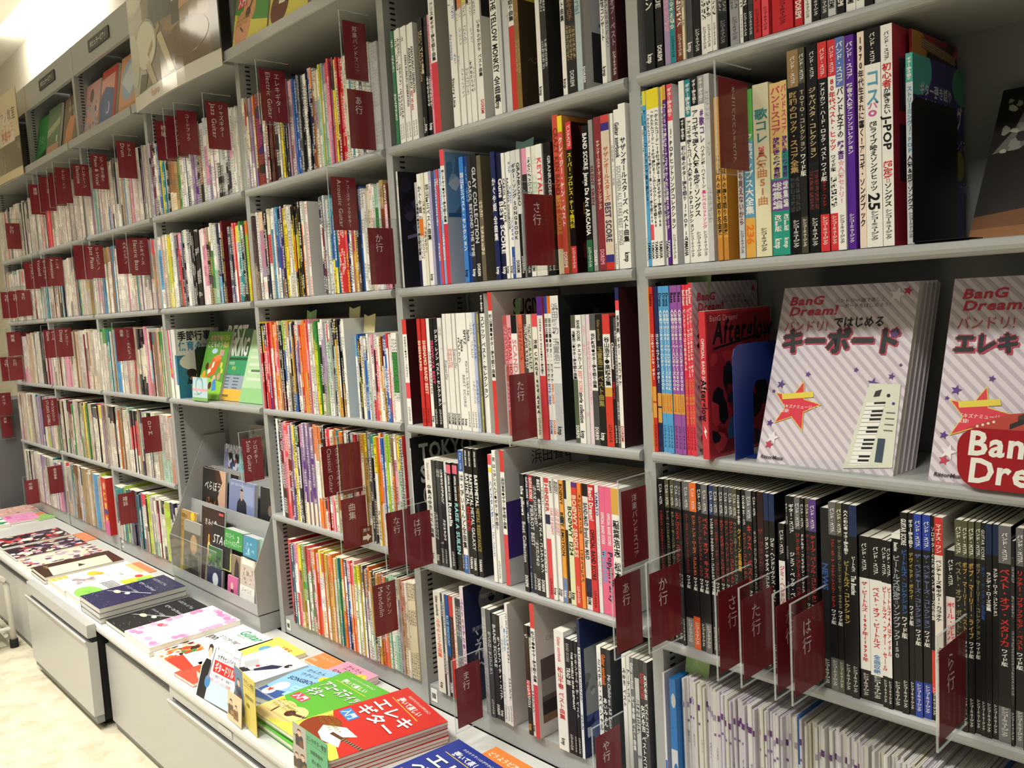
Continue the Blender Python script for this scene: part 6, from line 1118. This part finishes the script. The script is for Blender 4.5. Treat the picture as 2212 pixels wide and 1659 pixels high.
for px, zz, tx in ((.058, -1.0, 'BA'), (.139, -1.0, 'SA'), (.208, -1.0, 'BAND')):
    pass
mb = MB(); mb.box(0, 0, 0, .014, .205, .296, '2f74b8'); r = mb.make('divider_folder', 'print', loc=(.0455, -.012, -1.0)); tag(r, 'tall blue file folder with a grey circle, first in the sheet music row', 'folder')
canvas(r, lambda a, b_, hh: (a, -hh, b_), [('r', 0, .0, .014, .16, 'c9ced2'), ('e', .0085, .255, .005, .014, 'b9bcb8'), ('e', .009, .12, .0045, .014, '2f6aa8'), ('p', [(.002, .02), (.006, .09), (.008, .09), (.004, .02)], '3a3a40'), ('t', .003, .2, .005, '2a4a7a', 'en')], 'front_print')
mb = MB(); mb.box(0, 0, 0, .0045, .205, .300, 'dcd8dc'); r = mb.make('divider_folder', 'print', loc=(.0275, -.008, -1.0)); tag(r, 'white magazine with a blue patch left of the blue file folder', 'folder'); canvas(r, lambda a, b_, hh: (a, -hh, b_), [('r', .0005, .06, .004, .13, '2f6ac0')], 'front_print')

# ================================================================ display books in the bay above the CD rack
def tall_book(label, x, y, z, w, d, h, col, spine=None, side=None, name='picture_songbook', pc='efeadb', rz=0):
    mb = MB(); mb.box(0, 0, 0, .0006, d, h, col); mb.box(w-.0006, 0, 0, w, d, h, col); mb.box(0, 0, 0, w, .0007, h, col); r = mb.make(name, 'print', loc=(x, y, z)); r.rotation_euler = (0, 0, rz); tag(r, label, 'book')
    p_ = MB(); p_.box(.0007, .0009, .0005, w-.0007, d-.001, h-.0005, pc); p_.make('pages', 'paper', r)
    if spine: canvas(r, lambda a, b_, hh: (a, -hh, b_), spine, 'spine_print')
    if side: canvas(r, lambda a, b_, hh: (w+hh, a, b_), fr(side, d, h), 'cover_print')
    return r
Z3 = -.2828
tall_book('slim green songbook beside the pink-spined nursery book', -2.2215, -.002, Z3, .010, .186, .25, '9ac070', [('t', .002, .2, .006, '4a7a3a', 'うた')])
tall_book('pink and orange spined nursery songbook, left on the display shelf', -2.205, -.005, Z3, .026, .186, .252, 'f0eee8', [('p', [(.004, .08), (.024, .07), (.016, .252), (.002, .252)], 'd8487a'), ('e', .014, .1, .009, .012, 'e87a3a'), ('t', .007, .15, .010, 'f6e6ee', 'ピ', {}), ('t', .008, .13, .010, 'f6e05a', 'ア', {})])
tall_book('white nursery songbook with heavy black title, blue lower half', -2.172, -.004, Z3, .036, .150, .254, 'd9d9d4',
    [('r', .001, .0, .035, .05, 'eef0ea'), ('r', .02, .05, .035, .16, '3a80a8')],
    [('r', 0, 0, 1, .62, '2f7a9a'), ('e', .42, .52, .36, .2, 'd6d8c8'), ('r', .3, 0, .9, .4, 'c3cba4'), ('t', .06, .84, .21, '17171a', '季節行事', dict(bold=1, sy=1.2)), ('t', .06, .70, .2, '3a86a8', '保育の', dict(bold=1, sy=1.2)), ('t', .52, .71, .13, '3a3a3c', 'ピアノ'), ('e', .34, .36, .13, .1, '3a2c28'), ('p', [(.2, .2), (.5, .2), (.44, .32), (.26, .32)], '1f3a48'), ('e', .36, .28, .08, .05, 'a87a5a')])
bookend(-2.100, .050, .115, Z3, .185, '0c0c0d', 'black steel bookend left of the green nursery book')
leanD = Vector((0, .075, .235))
green = [('r', 0, 0, 1, 1, '5fa03e'), ('p', [(0, 0), (1, 0), (1, .25), (0, .35)], '9ad04a'), ('t', .12, .87, .13, 'e6a0b0', 'だれでも', dict(bold=1)), ('t', .56, .87, .12, 'd8d05a', 'きらきら', dict(bold=1, sx=.8)), ('t', .05, .77, .135, 'e8e6e0', 'こどものうた', dict(bold=1)), ('t', .72, .77, .12, 'd8d05a', '名曲', dict(bold=1)), ('e', .42, .71, .12, .05, 'b0d0e0'), ('t', .64, .64, .16, 'e6a0b0', '100', dict(bold=1, sx=.8)),
    ('p', [(.3, .3), (.62, .38), (.78, .6), (.66, .66), (.42, .62), (.3, .45)], 'd8642c'), ('p', [(.42, .62), (.66, .66), (.78, .6), (.56, .55)], 'e8844a'), ('p', [(.42, .45), (.5, .47), (.52, .56), (.44, .54)], 'f1ece2'), ('p', [(.3, .36), (.42, .4), (.4, .46), (.28, .42)], 'f1ece2')]+[('e', x_, y_, .07, .07, c_) for x_, y_, c_ in ((.22, .48, '5a3020'), (.15, .36, 'e8a03a'), (.2, .28, 'e88a2a'), (.62, .3, 'e6b898'), (.66, .24, '4a86d0'), (.5, .2, '5a3020'), (.8, .34, 'c8a080'), (.36, .18, 'e6b898'))]+[('p', [(.62, .12), (.8, .14), (.74, .25), (.6, .2)], '4a90d8'), ('e', .82, .5, .05, .06, 'd8d84a'), ('e', .88, .42, .05, .05, 'd8d84a'), ('e', .3, .1, .08, .06, '5aa0d8')]
flat_book('picture_songbook', 'green nursery songbook with an orange piano drawing, leaning face-out', 'book', (-2.095, .035, Z3+.001), (1, 0, 0), leanD, .195, .248, .016, '5fa03e', green, pc='c9c6b8')
for j in range(2): flat_book('picture_songbook', 'copy behind the green nursery songbook', 'book', (-2.0945, .053+.017*j, Z3+.001), (1, 0, 0), leanD, .195, .248, .016, '5fa03e', None, 'copies behind the green nursery songbook', 'c9c6b8')
best = [('r', 0, 0, 1, 1, '3a9a6a'), ('r', 0, .62, 1, 1, '3f6a4a'), ('r', 0, .15, 1, .35, '9aa8b8'), ('r', 0, 0, 1, .16, 'e8b84a'), ('t', .1, .80, .30, 'd6d8d2', 'BEST', dict(bold=1, slant=.1, sy=1.3)), ('t', .06, .63, .235, 'e0e2dc', 'RANKING', dict(bold=1, slant=.1, sx=.8, sy=1.6)), ('r', 0, .56, 1, .6, '1f5a3a'), ('t', .05, .50, .05, 'd8e6dc', '人気曲ランキング超定番'), ('t', .05, .43, .06, 'd8e05a', 'ウェディング'), ('t', .55, .43, .06, 'd8e05a', '動画')]+[('r', .06+.3*a, .17+.045*b_, .24+.3*a, .185+.045*b_, '5a6a78') for a in range(3) for b_ in range(5)]+[('r', .35, .05, .6, .08, '8a6a2a')]
flat_book('picture_songbook', 'green and yellow ranking songbook with big white letters', 'book', (-1.995, .045, Z3+.001), (1, 0, 0), leanD, .235, .255, .010, '3a9a6a', best, pc='c9c6b8')
flat_book('picture_songbook', 'pale green booklet at the right of the ranking songbook', 'book', (-1.752, .040, Z3+.001), (1, 0, 0), leanD, .215, .25, .010, 'b9dcae', [('r', 0, 0, 1, .2, '9ad08e')]+[('r', .1, .3+.1*i, .8, .34+.1*i, 'd6e6cc') for i in range(5)]+[('r', .2, .42, .6, .45, '5a7a5a')], pc='c9c6b8')
card('promotion_card', 'small pale blue rainbow card in front of the green nursery book', (-2.008, -.012, Z3+.002), (1, 0, 0), (0, .1, 1), .125, .082, 'bcd8dc', [('e', .45, .66, .26, .26, '7fb0b4'), ('e', .45, .62, .2, .2, 'bcd8dc'), ('r', 0, .42, 1, .52, 'e6a8b0'), ('r', 0, 0, 1, .14, '7fb46a'), ('t', .1, .24, .06, '8a8a90', 'かんたん名曲')])
tall_book('thick red nursery songbook with a yellow title, bottom shelf of the far bays', -3.088, -.02, -.9415, .056, .186, .262, 'c8342c', [('r', .0, .0, .056, .07, 'd86aa0'), ('e', .028, .225, .016, .018, 'e8a080'), ('t', .008, .165, .04, 'e8d23a', '保', dict(bold=1)), ('t', .012, .122, .032, 'e8d23a', '育', dict(bold=1)), ('r', .006, .095, .05, .118, '2a3a7a'), ('s', .026, .075, .02, 'e8d23a')], None)
tall_book('salmon spined songbook beside the thick red one', -3.0995, -.008, -.9415, .0105, .186, .256, 'd89078', [('t', .002, .2, .007, 'f1e6dc', 'う')])
mb = MB(); mb.box(-4.96, -.11, -1.37, -4.66, .21, -.40, '77787a'); mb.box(-4.95, -.112, -1.33, -4.67, -.1102, -.44, '66676a'); tag(mb.make('partition_screen', 'plastic'), 'dark grey partition screen past the far end of the bookcases', 'screen')
# ================================================================ CD rack
t = empty('cd_rack', (-2.213, .0, -1.0045), 'grey steel stepped CD rack with a clear front panel, standing on the counter', 'display rack'); rk = Vector((-2.213, 0, -1.0045))
def rput(m_, n, mt): return m_.make(n, mt, t, loc=-rk)
prof = [(-.0605, -.945), (-.0605, -.80), (-.057, -.790), (.106, -.440), (.190, -.440), (.190, -.945)]
for x in (-2.2215, -1.5325):
    m_ = MB(); m_.prism(prof, x, x+.0025, 0); rput(m_, 'side_panel', 'metal')
m_ = MB(); m_.box(-2.2215, -.056, -1.0043, -1.5305, .19, -.9495); rput(m_, 'base_box', 'metal')
m_ = MB(); m_.box(-2.2188, -.0605, -.9448, -1.5328, -.0585, -.909); m_.box(-2.2188, -.0585, -.9448, -1.5328, .19, -.9428); rput(m_, 'front_lip', 'metal')
m_ = MB(); m_.prism([(-.004, -.942), (-.006, -.942), (.036, -.672), (.040, -.672), (.040, -.675)], -2.2188, -1.5328, 0); m_.box(-2.2188, .04, -.7, -1.5328, .106, -.6985); rput(m_, 'step_plate', 'metal')
m_ = MB(); m_.prism([(.106, -.6985), (.108, -.6985), (.128, -.56), (.126, -.56)], -2.2188, -1.5328, 0); m_.box(-2.2188, .128, -.57, -1.5328, .19, -.5685); rput(m_, 'step_plate', 'metal')
m_ = MB(); m_.box(-2.21, -.0635, -.912, -1.80, -.0613, -.785); rput(m_, 'acrylic_panel', 'acrylic')
m_ = MB(); m_.box(-2.212, -.0636, -.912, -2.2085, -.0612, -.783); m_.box(-2.21, -.0636, -.786, -1.80, -.0612, -.7845); rput(m_, 'panel_edge', 'edge')
def cd(label, x, z, w, h, y, col, items, dep=.008, name='cd_case', cat='CD', tilt=.12):
    return flat_book(name, label, cat, (x, y, z), (1, 0, 0), (0, tilt, 1), w, h, dep, col, items, 'CDs and booklets in the rack', 'c9c9c6')
F1 = -.9415
cd('olive piano booklet with black title at the left of the rack', -2.213, F1+.008, .145, .232, -.036, 'b08a4a', [('t', .05, .88, .12, '2a2418', '昭和の'), ('t', .05, .78, .13, '2a2418', 'ピアノ'), ('t', .05, .68, .13, '2a2418', 'ヒット'), ('e', .72, .93, .12, .12, 'e3c63a'), ('r', .1, .1, .9, .5, 'c8a860')], cat='booklet', name='music_booklet')
cd('brown booklet with a faded portrait photo in the rack', -2.16, F1+.006, .15, .205, -.046, '6a6458', [('r', .0, .8, 1, 1, '9a9890'), ('e', .6, .6, .2, .24, 'b89a7a'), ('p', [(.2, 0), (.95, 0), (.85, .4), (.35, .4)], '2e2a28'), ('n', 0, 0, 1, .3, ['4a443c', '3a342e'], 12, .14)], cat='booklet', name='music_booklet')
cd('dark brown songbook with a candle and white handwriting title', -2.02, F1+.004, .185, .275, -.040, '33201c', [('t', .14, .78, .14, 'e9e4dc', 'きみの色', dict(slant=.1)), ('r', .76, .94, .96, .97, 'd84a5a'), ('p', [(.3, .1), (.42, .1), (.38, .66), (.32, .66)], 'd8962a'), ('e', .36, .5, .06, .1, 'f0d080'), ('p', [(.2, 0), (.6, 0), (.5, .4), (.28, .4)], '8a7a6a'), ('e', .38, .46, .06, .08, 'e6c4a4')], cat='booklet', name='music_booklet')
cd('black CD with white brush title in the rack', -1.915, F1+.09, .145, .140, -.036, '1d1c20', [('t', .04, .55, .3, 'e9e9e6', 'STAGE', dict(slant=.3)), ('e', .42, .25, .14, .2, '8a5ab0'), ('e', .44, .22, .08, .12, 'e0b8a8')])
cd('green music box melody CD at the front of the rack', -1.806, -.771, .136, .062, -.031, '3f9a4a', [('t', .06, .55, .14, 'eaf0e4', 'オルゴール', dict(sx=.7)), ('t', .06, .16, .16, 'eaf0e4', 'ヒットメロディー', dict(sx=.7)), ('t', .72, .45, .2, 'eaf0e4', '2', dict(bold=1))], dep=.03)
cd('blue CD with a pale castle drawing in the rack', -1.666, -.779, .100, .068, -.031, '4a90b0', [('n', .2, .1, .8, .7, ['a0ccd8', '7ab8cc'], 14, .1)], dep=.03)
cd('teal CD case stack end beside the blue CD', -1.565, -.779, .026, .068, -.024, '8fb8a0', None, dep=.05)
cd('lime CD with a seated player in the rack', -1.822, -.855, .060, .062, -.036, 'c9cc6a', [('e', .5, .45, .2, .25, '6a6a4a')], dep=.006)
cd('brown CD with a dark silhouette in the rack', -1.758, -.862, .072, .070, -.036, '8a7a62', [('p', [(.3, 0), (.8, 0), (.75, .6), (.5, .9), (.35, .6)], '3a342e')], dep=.006)
cd('pink CD with a small figure in the rack', -1.778, -.935, .075, .072, -.048, 'd0689a', [('e', .45, .5, .13, .2, 'e9c0a8'), ('p', [(.25, 0), (.7, 0), (.6, .4), (.35, .4)], '5a2a4a')], dep=.006)
cd('pale grey CD with handwritten title at the right end of the rack', -1.690, -.937, .105, .150, -.046, 'c9bfb4', [('r', .1, .86, .9, 1, 'e9e6da'), ('n', .1, .45, .9, .8, ['9a8478', 'b09a8c', 'd8c8bc'], 20, .1), ('r', 0, 0, 1, .4, 'e6e4de'), ('t', .1, .26, .17, '3a3a3e', 'ジャリパ', dict(slant=.2))])
cd('navy CD low in the middle of the rack', -1.94, -.936, .115, .075, -.050, '262a50', [('e', .6, .5, .2, .2, 'd8dce6')])
cd('green and dark CD above the navy one in the rack', -1.93, -.858, .105, .07, -.042, '3a6a40', [('n', 0, 0, 1, .6, ['2a3030', '5a5a6a', '7a8a60'], 20, .16)])
F2 = -.6975
cd('red and grey CD booklet at the left of the upper row', -2.205, F2+.002, .075, .140, .078, 'b9342e', [('r', 0, 0, 1, .55, '7a8088'), ('n', 0, 0, 1, .5, ['3a3c40', '1d1d20'], 18, .18), ('r', 0, .92, 1, 1, '2a2a2c')])
cd('dark songbook with white brush lettering and a face in profile', -2.185, F2+.001, .200, .142, .060, '2a2622', [('p', [(.6, 1), (1, 1), (1, .0), (.75, .0), (.68, .3), (.8, .6)], 'cfa890'), ('p', [(.55, 1), (.72, 1), (.86, .7), (.7, .5)], '4a2a1e'), ('t', .1, .45, .2, 'eceae6', 'べらぼう', dict(slant=.05, sx=.9)), ('n', .2, 0, .7, .3, ['8a5a3a', '3a2418'], 12, .12)], name='music_booklet', cat='booklet')
cd('black CD with gold letter in the upper row', -1.975, F2+.001, .060, .135, .074, '1f1c1a', [('t', .35, .45, .6, 'b89a5a', 'A', {})])
cd('blue-grey CD with a man in a suit in the upper row', -1.935, F2-.001, .200, .130, .050, '7f8bb4', [('r', .5, .4, .95, .9, '96a2c8'), ('p', [(.3, 0), (.72, 0), (.68, .45), (.56, .55), (.44, .55), (.34, .42)], '2a2c3a'), ('e', .5, .66, .06, .12, 'b09a90'), ('p', [(.44, .74), (.5, .82), (.57, .74)], '1d1d20'), ('t', .08, .86, .06, 'd8dce8', 'BEST SELECTION')], dep=.012)
cd('dark CD with a small face at the right end of the upper row', -1.715, F2, .130, .125, .060, '2a2a2c', [('e', .55, .4, .1, .14, '7a6a60')], dep=.012)
F3 = -.568
cd('lilac score with white letters in the top row of the rack', -2.135, F3, .195, .095, .135, '8d8fb2', [('t', .06, .72, .22, 'dcdce8', 'PIANO', dict(bold=1)), ('n', .2, .05, .85, .7, ['1d1c24', 'c8ccd8', '8a3a3a', '3a4a6a'], 40, .12)], name='music_booklet', cat='booklet')
cd('aqua songbook in the top row behind the solo guitar card', -1.998, F3, .155, .075, .130, '86c3c8', [('t', .25, .6, .17, '3a8a94', 'AOM', {}), ('t', .08, .22, .19, '3a8a94', 'SONG BOOK', dict(sx=.8))], name='music_booklet', cat='booklet')
cd('grey boxed CD standing tallest at the back of the rack', -1.985, F3, .130, .178, .160, '8e8a84', [('n', .1, .5, .9, .95, ['b9b4ac', '6a6862', '4a6a6a'], 20, .1), ('p', [(.4, .0), (.7, .0), (.62, .5), (.55, .55)], '1d1d20')], dep=.02)
cd('dark CD set behind the section card at the back of the rack', -1.85, F3, .21, .16, .165, '4a423c', [('n', .05, .05, .95, .95, ['3a322c', '6a5a50', '8a7a6a'], 20, .15)], dep=.02)
cd('white CD at the right end of the top row', -1.655, F3-.055, .115, .14, .108, 'cfd0d2', [('r', .15, .2, .8, .75, 'b9babc')], name='cd_case')
# ================================================================ top shelf: face-out books and posters
Z0 = .786
lt = Vector((0, .055, .295))
def ny2(c, t2, lab, body, solid=None): return nyumon(c, t2, 'y', lab, body, solid, ang=.9)
flat_book('guitar_book', 'green acoustic guitar primer face-out on the top shelf', 'book', (-1.435, -.033, Z0), (1, 0, 0), lt, .212, .297, .018, '4a9a3a', [x_ for x_ in ny2('4a9a3a', ['アコースティック', 'ギター'], 'd84a5e', 'e0a070')], 'primers on the top shelf')
flat_book('guitar_book', 'red electric guitar primer face-out on the top shelf', 'book', (-1.212, -.033, Z0), (1, 0, 0), lt, .212, .297, .018, 'a8302a', ny2('a8302a', ['エレキ', 'ギター'], '3a86cc', '6a3018', 'efece2'), 'primers on the top shelf')
flat_book('guitar_book', 'yellow-bottomed blue primer face-out at the right of the top shelf', 'book', (-.982, -.033, Z0), (1, 0, 0), lt, .205, .297, .018, '2a3a8c', ny2('2a3a8c', ['エレキ', 'ベース'], 'e07a30', '7a3a1e', 'efece2'), 'primers on the top shelf')
# E and F bays
def face(label, x, w, h, col, items, y=.012, th=.012): return flat_book('picture_book', label, 'book', (x, y, Z0), (1, 0, 0), (0, .05, .29), w, h, th, col, items, 'face-out books on the top shelf')
face('pink and grey face-out songbook with small photos on the top shelf', -2.985, .195, .235, 'c8a8a4', [('e', .45, .78, .14, .16, '8a7a78'), ('n', .05, .02, .95, .62, ['8a8a9a', 'd8c8c8', '5a5a6a', 'e0a0a0', 'a8b0c0'], 50, .1), ('p', [(0, .7), (1, .85), (1, 1), (0, 1)], 'd8a4a0'), ('e', .45, .78, .12, .14, '7a6a68')])
face('red and blue face-out book with a cloudlike face on the top shelf', -2.775, .185, .25, 'c85044', [('p', [(0, 0), (.85, 0), (.85, .62), (.3, .72), (0, .55)], '5a6a9a'), ('p', [(0, .6), (.3, .72), (.85, .62), (.85, .88), (0, .86)], 'e0a898'), ('e', .5, .35, .12, .14, 'b9c0d8'), ('e', .47, .37, .08, .12, '5a6a9a'), ('r', .86, 0, .97, .9, 'c84034')])
face('peach and light blue face-out book right of the red and blue one', -2.55, .20, .25, 'd8a078', [('e', .5, .6, .4, .4, '9ab4cc'), ('p', [(.1, .6), (.6, .9), (.9, .6), (.6, .35)], 'c9d2d8'), ('r', 0, 0, 1, .2, 'c89068')])
face('pale face-out book mostly hidden behind the poster edge', -2.36, .12, .22, 'cfc4b4', [('n', 0, 0, 1, 1, ['d8cabc', 'b8a898'], 20, .2)])
face('bright green face-out book, left of its shelf in the far bay', -3.715, .165, .235, '2f8a44', [('t', .1, .45, .3, 'a8d0a8', 'うた', dict(slant=.2)), ('p', [(0, 0), (1, 0), (1, .3), (0, .12)], '2a3024')])
face('grey-green face-out book with peach lower corner in the far bay', -3.545, .20, .25, '6a8468', [('p', [(0, .45), (1, .62), (1, .75), (0, .6)], 'a8b490'), ('r', .05, .0, .98, .28, 'c89a80'), ('r', .75, .3, .85, .42, 'd0dcc8'), ('t', .1, .5, .17, 'd8d8a8', 'ピアノ', {})])
face('brown face-out book with an orange face in the far bay', -3.285, .225, .245, '7a6450', [('p', [(.1, 0), (.6, 0), (.75, .6), (.5, .7), (.2, .4)], 'c88a5a'), ('n', .3, .6, .9, .95, ['a09888', '4a4038', 'c0b8a8'], 16, .1)])
# big posters
def poster(label, x0, x1, z0, z1, y, white, items, curve=.018):
    N_ = 12; w = x1-x0; h = z1-z0; t = empty('poster_panel', (x0, y, z0), label, 'poster', 'large advertising posters on the top shelf')
    yy = lambda a: -curve*math.sin(math.pi*min(max(a/w, 0), 1)); mb = MB()
    for i in range(N_):
        a0, a1 = w*i/N_, w*(i+1)/N_; mb.raw([(a0, yy(a0), 0), (a1, yy(a1), 0), (a1, yy(a1), h), (a0, yy(a0), h), (a0, yy(a0)+.002, 0), (a1, yy(a1)+.002, 0), (a1, yy(a1)+.002, h), (a0, yy(a0)+.002, h)], [(0, 1, 2, 3), (7, 6, 5, 4), (3, 2, 6, 7), (4, 5, 1, 0)], white)
    mb.make('poster_sheet', 'poster', t)
    # subdivide printed shapes to follow the curve
    out = []
    for it in items:
        if it[0] in ('r', 'p'):
            pl = [(it[1], it[2]), (it[3], it[2]), (it[3], it[4]), (it[1], it[4])] if it[0] == 'r' else it[1]; c_ = it[-1]
            for i in range(N_):
                q = clip(pl, i/N_, 0, (i+1)/N_, 1)
                if len(q) > 2: out.append(('p', q, c_))
        else: out.append(it)
    canvas(t, lambda a, b_, hh: (a, yy(a)-hh*.5-.0003, b_), fr(out, w, h), 'poster_print', 'poster'); return t
M['poster'] = mat('glossy_poster', attr=True, rough=.12, coat=.8)
def ell(cx, cy, rx, ry, c, n=20): return ('p', [(cx+rx*math.cos(2*math.pi*i/n), cy+ry*math.sin(2*math.pi*i/n)) for i in range(n)], c)
drum = [('r', 0, .09, 1, 1, '6f695c'), ('r', 0, .09, .22, 1, 'a9ad9f'), ('r', .22, .3, .5, 1, '6a6252'), ('p', [(.44, .09), (1, .09), (1, .42), (.5, .38)], '5f4628'), ell(.76, .36, .30, .08, '7a6040'), ell(.76, .36, .27, .065, '8a7048'), ('p', [(.30, .42), (.36, .75), (.7, 1), (.95, .8), (.86, .44), (.6, .40)], '272d3c'), ('p', [(.40, .45), (.5, .7), (.62, .6), (.56, .42)], '323a4e'), ('p', [(.66, .40), (.86, .42), (.9, .52), (.7, .56)], 'c08c60'), ('p', [(.58, .34), (.66, .34), (.68, .62), (.6, .62)], '241c20'),
    ell(.12, .68, .15, .13, 'b4b8a4'), ell(.12, .68, .13, .11, 'c6c8b2'), ell(.24, .34, .155, .145, '8a8c7c'), ell(.235, .335, .145, .135, 'd2d3bd'), ell(.05, .30, .08, .16, 'bcbeaa'), ('p', [(.27, .25), (.45, .38), (.44, .42), (.26, .28)], '97804f'), ('p', [(.40, .34), (.52, .10), (.58, .10), (.46, .35)], 'c2b690'), ('p', [(.22, .22), (.30, .09), (.36, .09), (.28, .24)], 'b8b092'), ('p', [(.08, .09), (.2, .09), (.24, .17), (.14, .19)], '332d22'), ell(.72, .24, .2, .1, '5f4326'), ('r', .93, .09, 1, 1, '42362a')]
poster('large glossy poster of a drummer behind a drum kit, on the top shelf', -2.168, -1.468, .742, 1.30, -.052, 'd9d6cc', drum+[('p', [(.60, .46), (.93, .50), (.93, .80), (.60, .76)], 'e4dfd4'), ('t', .64, .58, .085, 'd06a3a', '募集中', dict(bold=1)), ('t', .65, .52, .04, 'd06a3a', '生徒・体験'), ('t', .26, .03, .05, 'd0907a', 'fauna', dict(slant=.1))])
piano = [('r', 0, .1, 1, .45, '4a3c2c'), ('n', 0, .1, 1, .4, ['5a4a36', '8a7a5a', '3a3024'], 30, .12), ('r', .5, .42, .9, .80, 'e8dcc0'), ('t', .55, .68, .08, '5a4a3a', 'ピアノ教室'), ('t', .55, .55, .07, 'c8783a', 'レッスン生'), ('t', .62, .46, .07, 'c8583a', '募集中', dict(bold=1))]
poster('cream poster with a piano lesson notice at the far left of the top shelf', -4.45, -3.675, .75, 1.16, -.052, 'e0cfa6', piano, .01)
# header plates
for i, (x0, x1, w_) in enumerate(((-2.751, -2.508, 'right of the two'), (-3.464, -3.221, 'left of the two'))):
    t = empty('header_plate', (x0, -.0035, 1.098), 'black plate with white lettering on the grey header, '+w_, 'sign', 'black header plates'); m_ = MB(); pl = rrect(0, 0, x1-x0, .046, .006, 3); m_.prism(pl, 0, .0035, 1, '1c1c1a'); m_.make('plate', 'plastic', t)
    m_ = MB(); text_into(m_, lambda a, b_: (a, -.0004, b_), 'ポピュラーピアノ', (x1-x0)/2, .014, .024, 'd8d8d0', 'h', anchor='c', bold=1); m_.make('lettering', 'ink', t)
# ================================================================ individually visible books of the third bay
tall_book('white book showing its grey cover with big black title, second shelf', -1.383, -.012, .051, .0095, .186, .258, 'dedad4', [('t', .001, .12, .006, 'b87a3a', 'ギター')], [('r', 0, .5, 1, 1, 'a9a7a6'), ('p', [(0, .3), (.5, .5), (1, .45), (1, 1), (0, 1)], 'a9a7a6'), ('p', [(0, .1), (1, .2), (1, .55), (.4, .6), (0, .5)], '3a3636'), ('r', 0, 0, 1, .14, 'b4b2b0'), ('t', .3, .82, .22, '26262a', '指板', dict(bold=1)), ('t', .34, .62, .2, '26262a', '脱落', dict(bold=1)), ('t', .4, .5, .16, '26262a', 'ち!')], 'method_book') if False else None
# paper slips poking out above the rows
for i, (x, y, z, c_, lab) in enumerate(((-.355, .05, .318, '8fb8b0', 'pale green slip above the yellow-edged book'), (.075, .04, .023, '8fae7a', 'green slip above the striped primer spines'), (-.43, .06, -.012, '7fa57a', 'green slip above the grey plastic-covered songbooks'), (-1.05, .05, -.008, 'd8cfa0', 'cream slip above the spines on the third shelf'), (-.98, .05, -.03, 'd8cfa0', 'folded cream slip near the end of the third shelf'), (-1.28, .05, -.010, '9ac08a', 'green slip at the left of the third shelf'), (.05, .03, -.688, 'a8c88a', 'light green slip by the first black scores'), (-.86, .05, -.305, 'd8d8d2', 'white paper curl on the fourth shelf'), (-1.0, .05, -.300, 'd2d4cc', 'white paper fold on the fourth shelf'))):
    m_ = MB(); r_ = random.Random(i); hh = .022
    m_.raw([(0, 0, -.03), (.05, .002, -.03), (.055, .006, hh), (.028, .0, hh*.7), (.004, .004, hh)], [(0, 1, 2, 3, 4)], c_); m_.raw([(0, .0006, -.03), (.05, .0026, -.03), (.055, .0066, hh), (.028, .0006, hh*.7), (.004, .0046, hh)], [(4, 3, 2, 1, 0)], c_)
    o = m_.make('paper_slip', 'paper', loc=(x, y, z)); tag(o, lab, 'paper slip', 'inventory slips tucked behind the books')
for o in S.objects:
    if o.name.split('.')[0] in ('spine_lettering', 'lettering', 'title_lettering', 'cover_print', 'card_print', 'poster_print', 'spine_print', 'front_print', 'barcode'): o['kind'] = 'stuff'
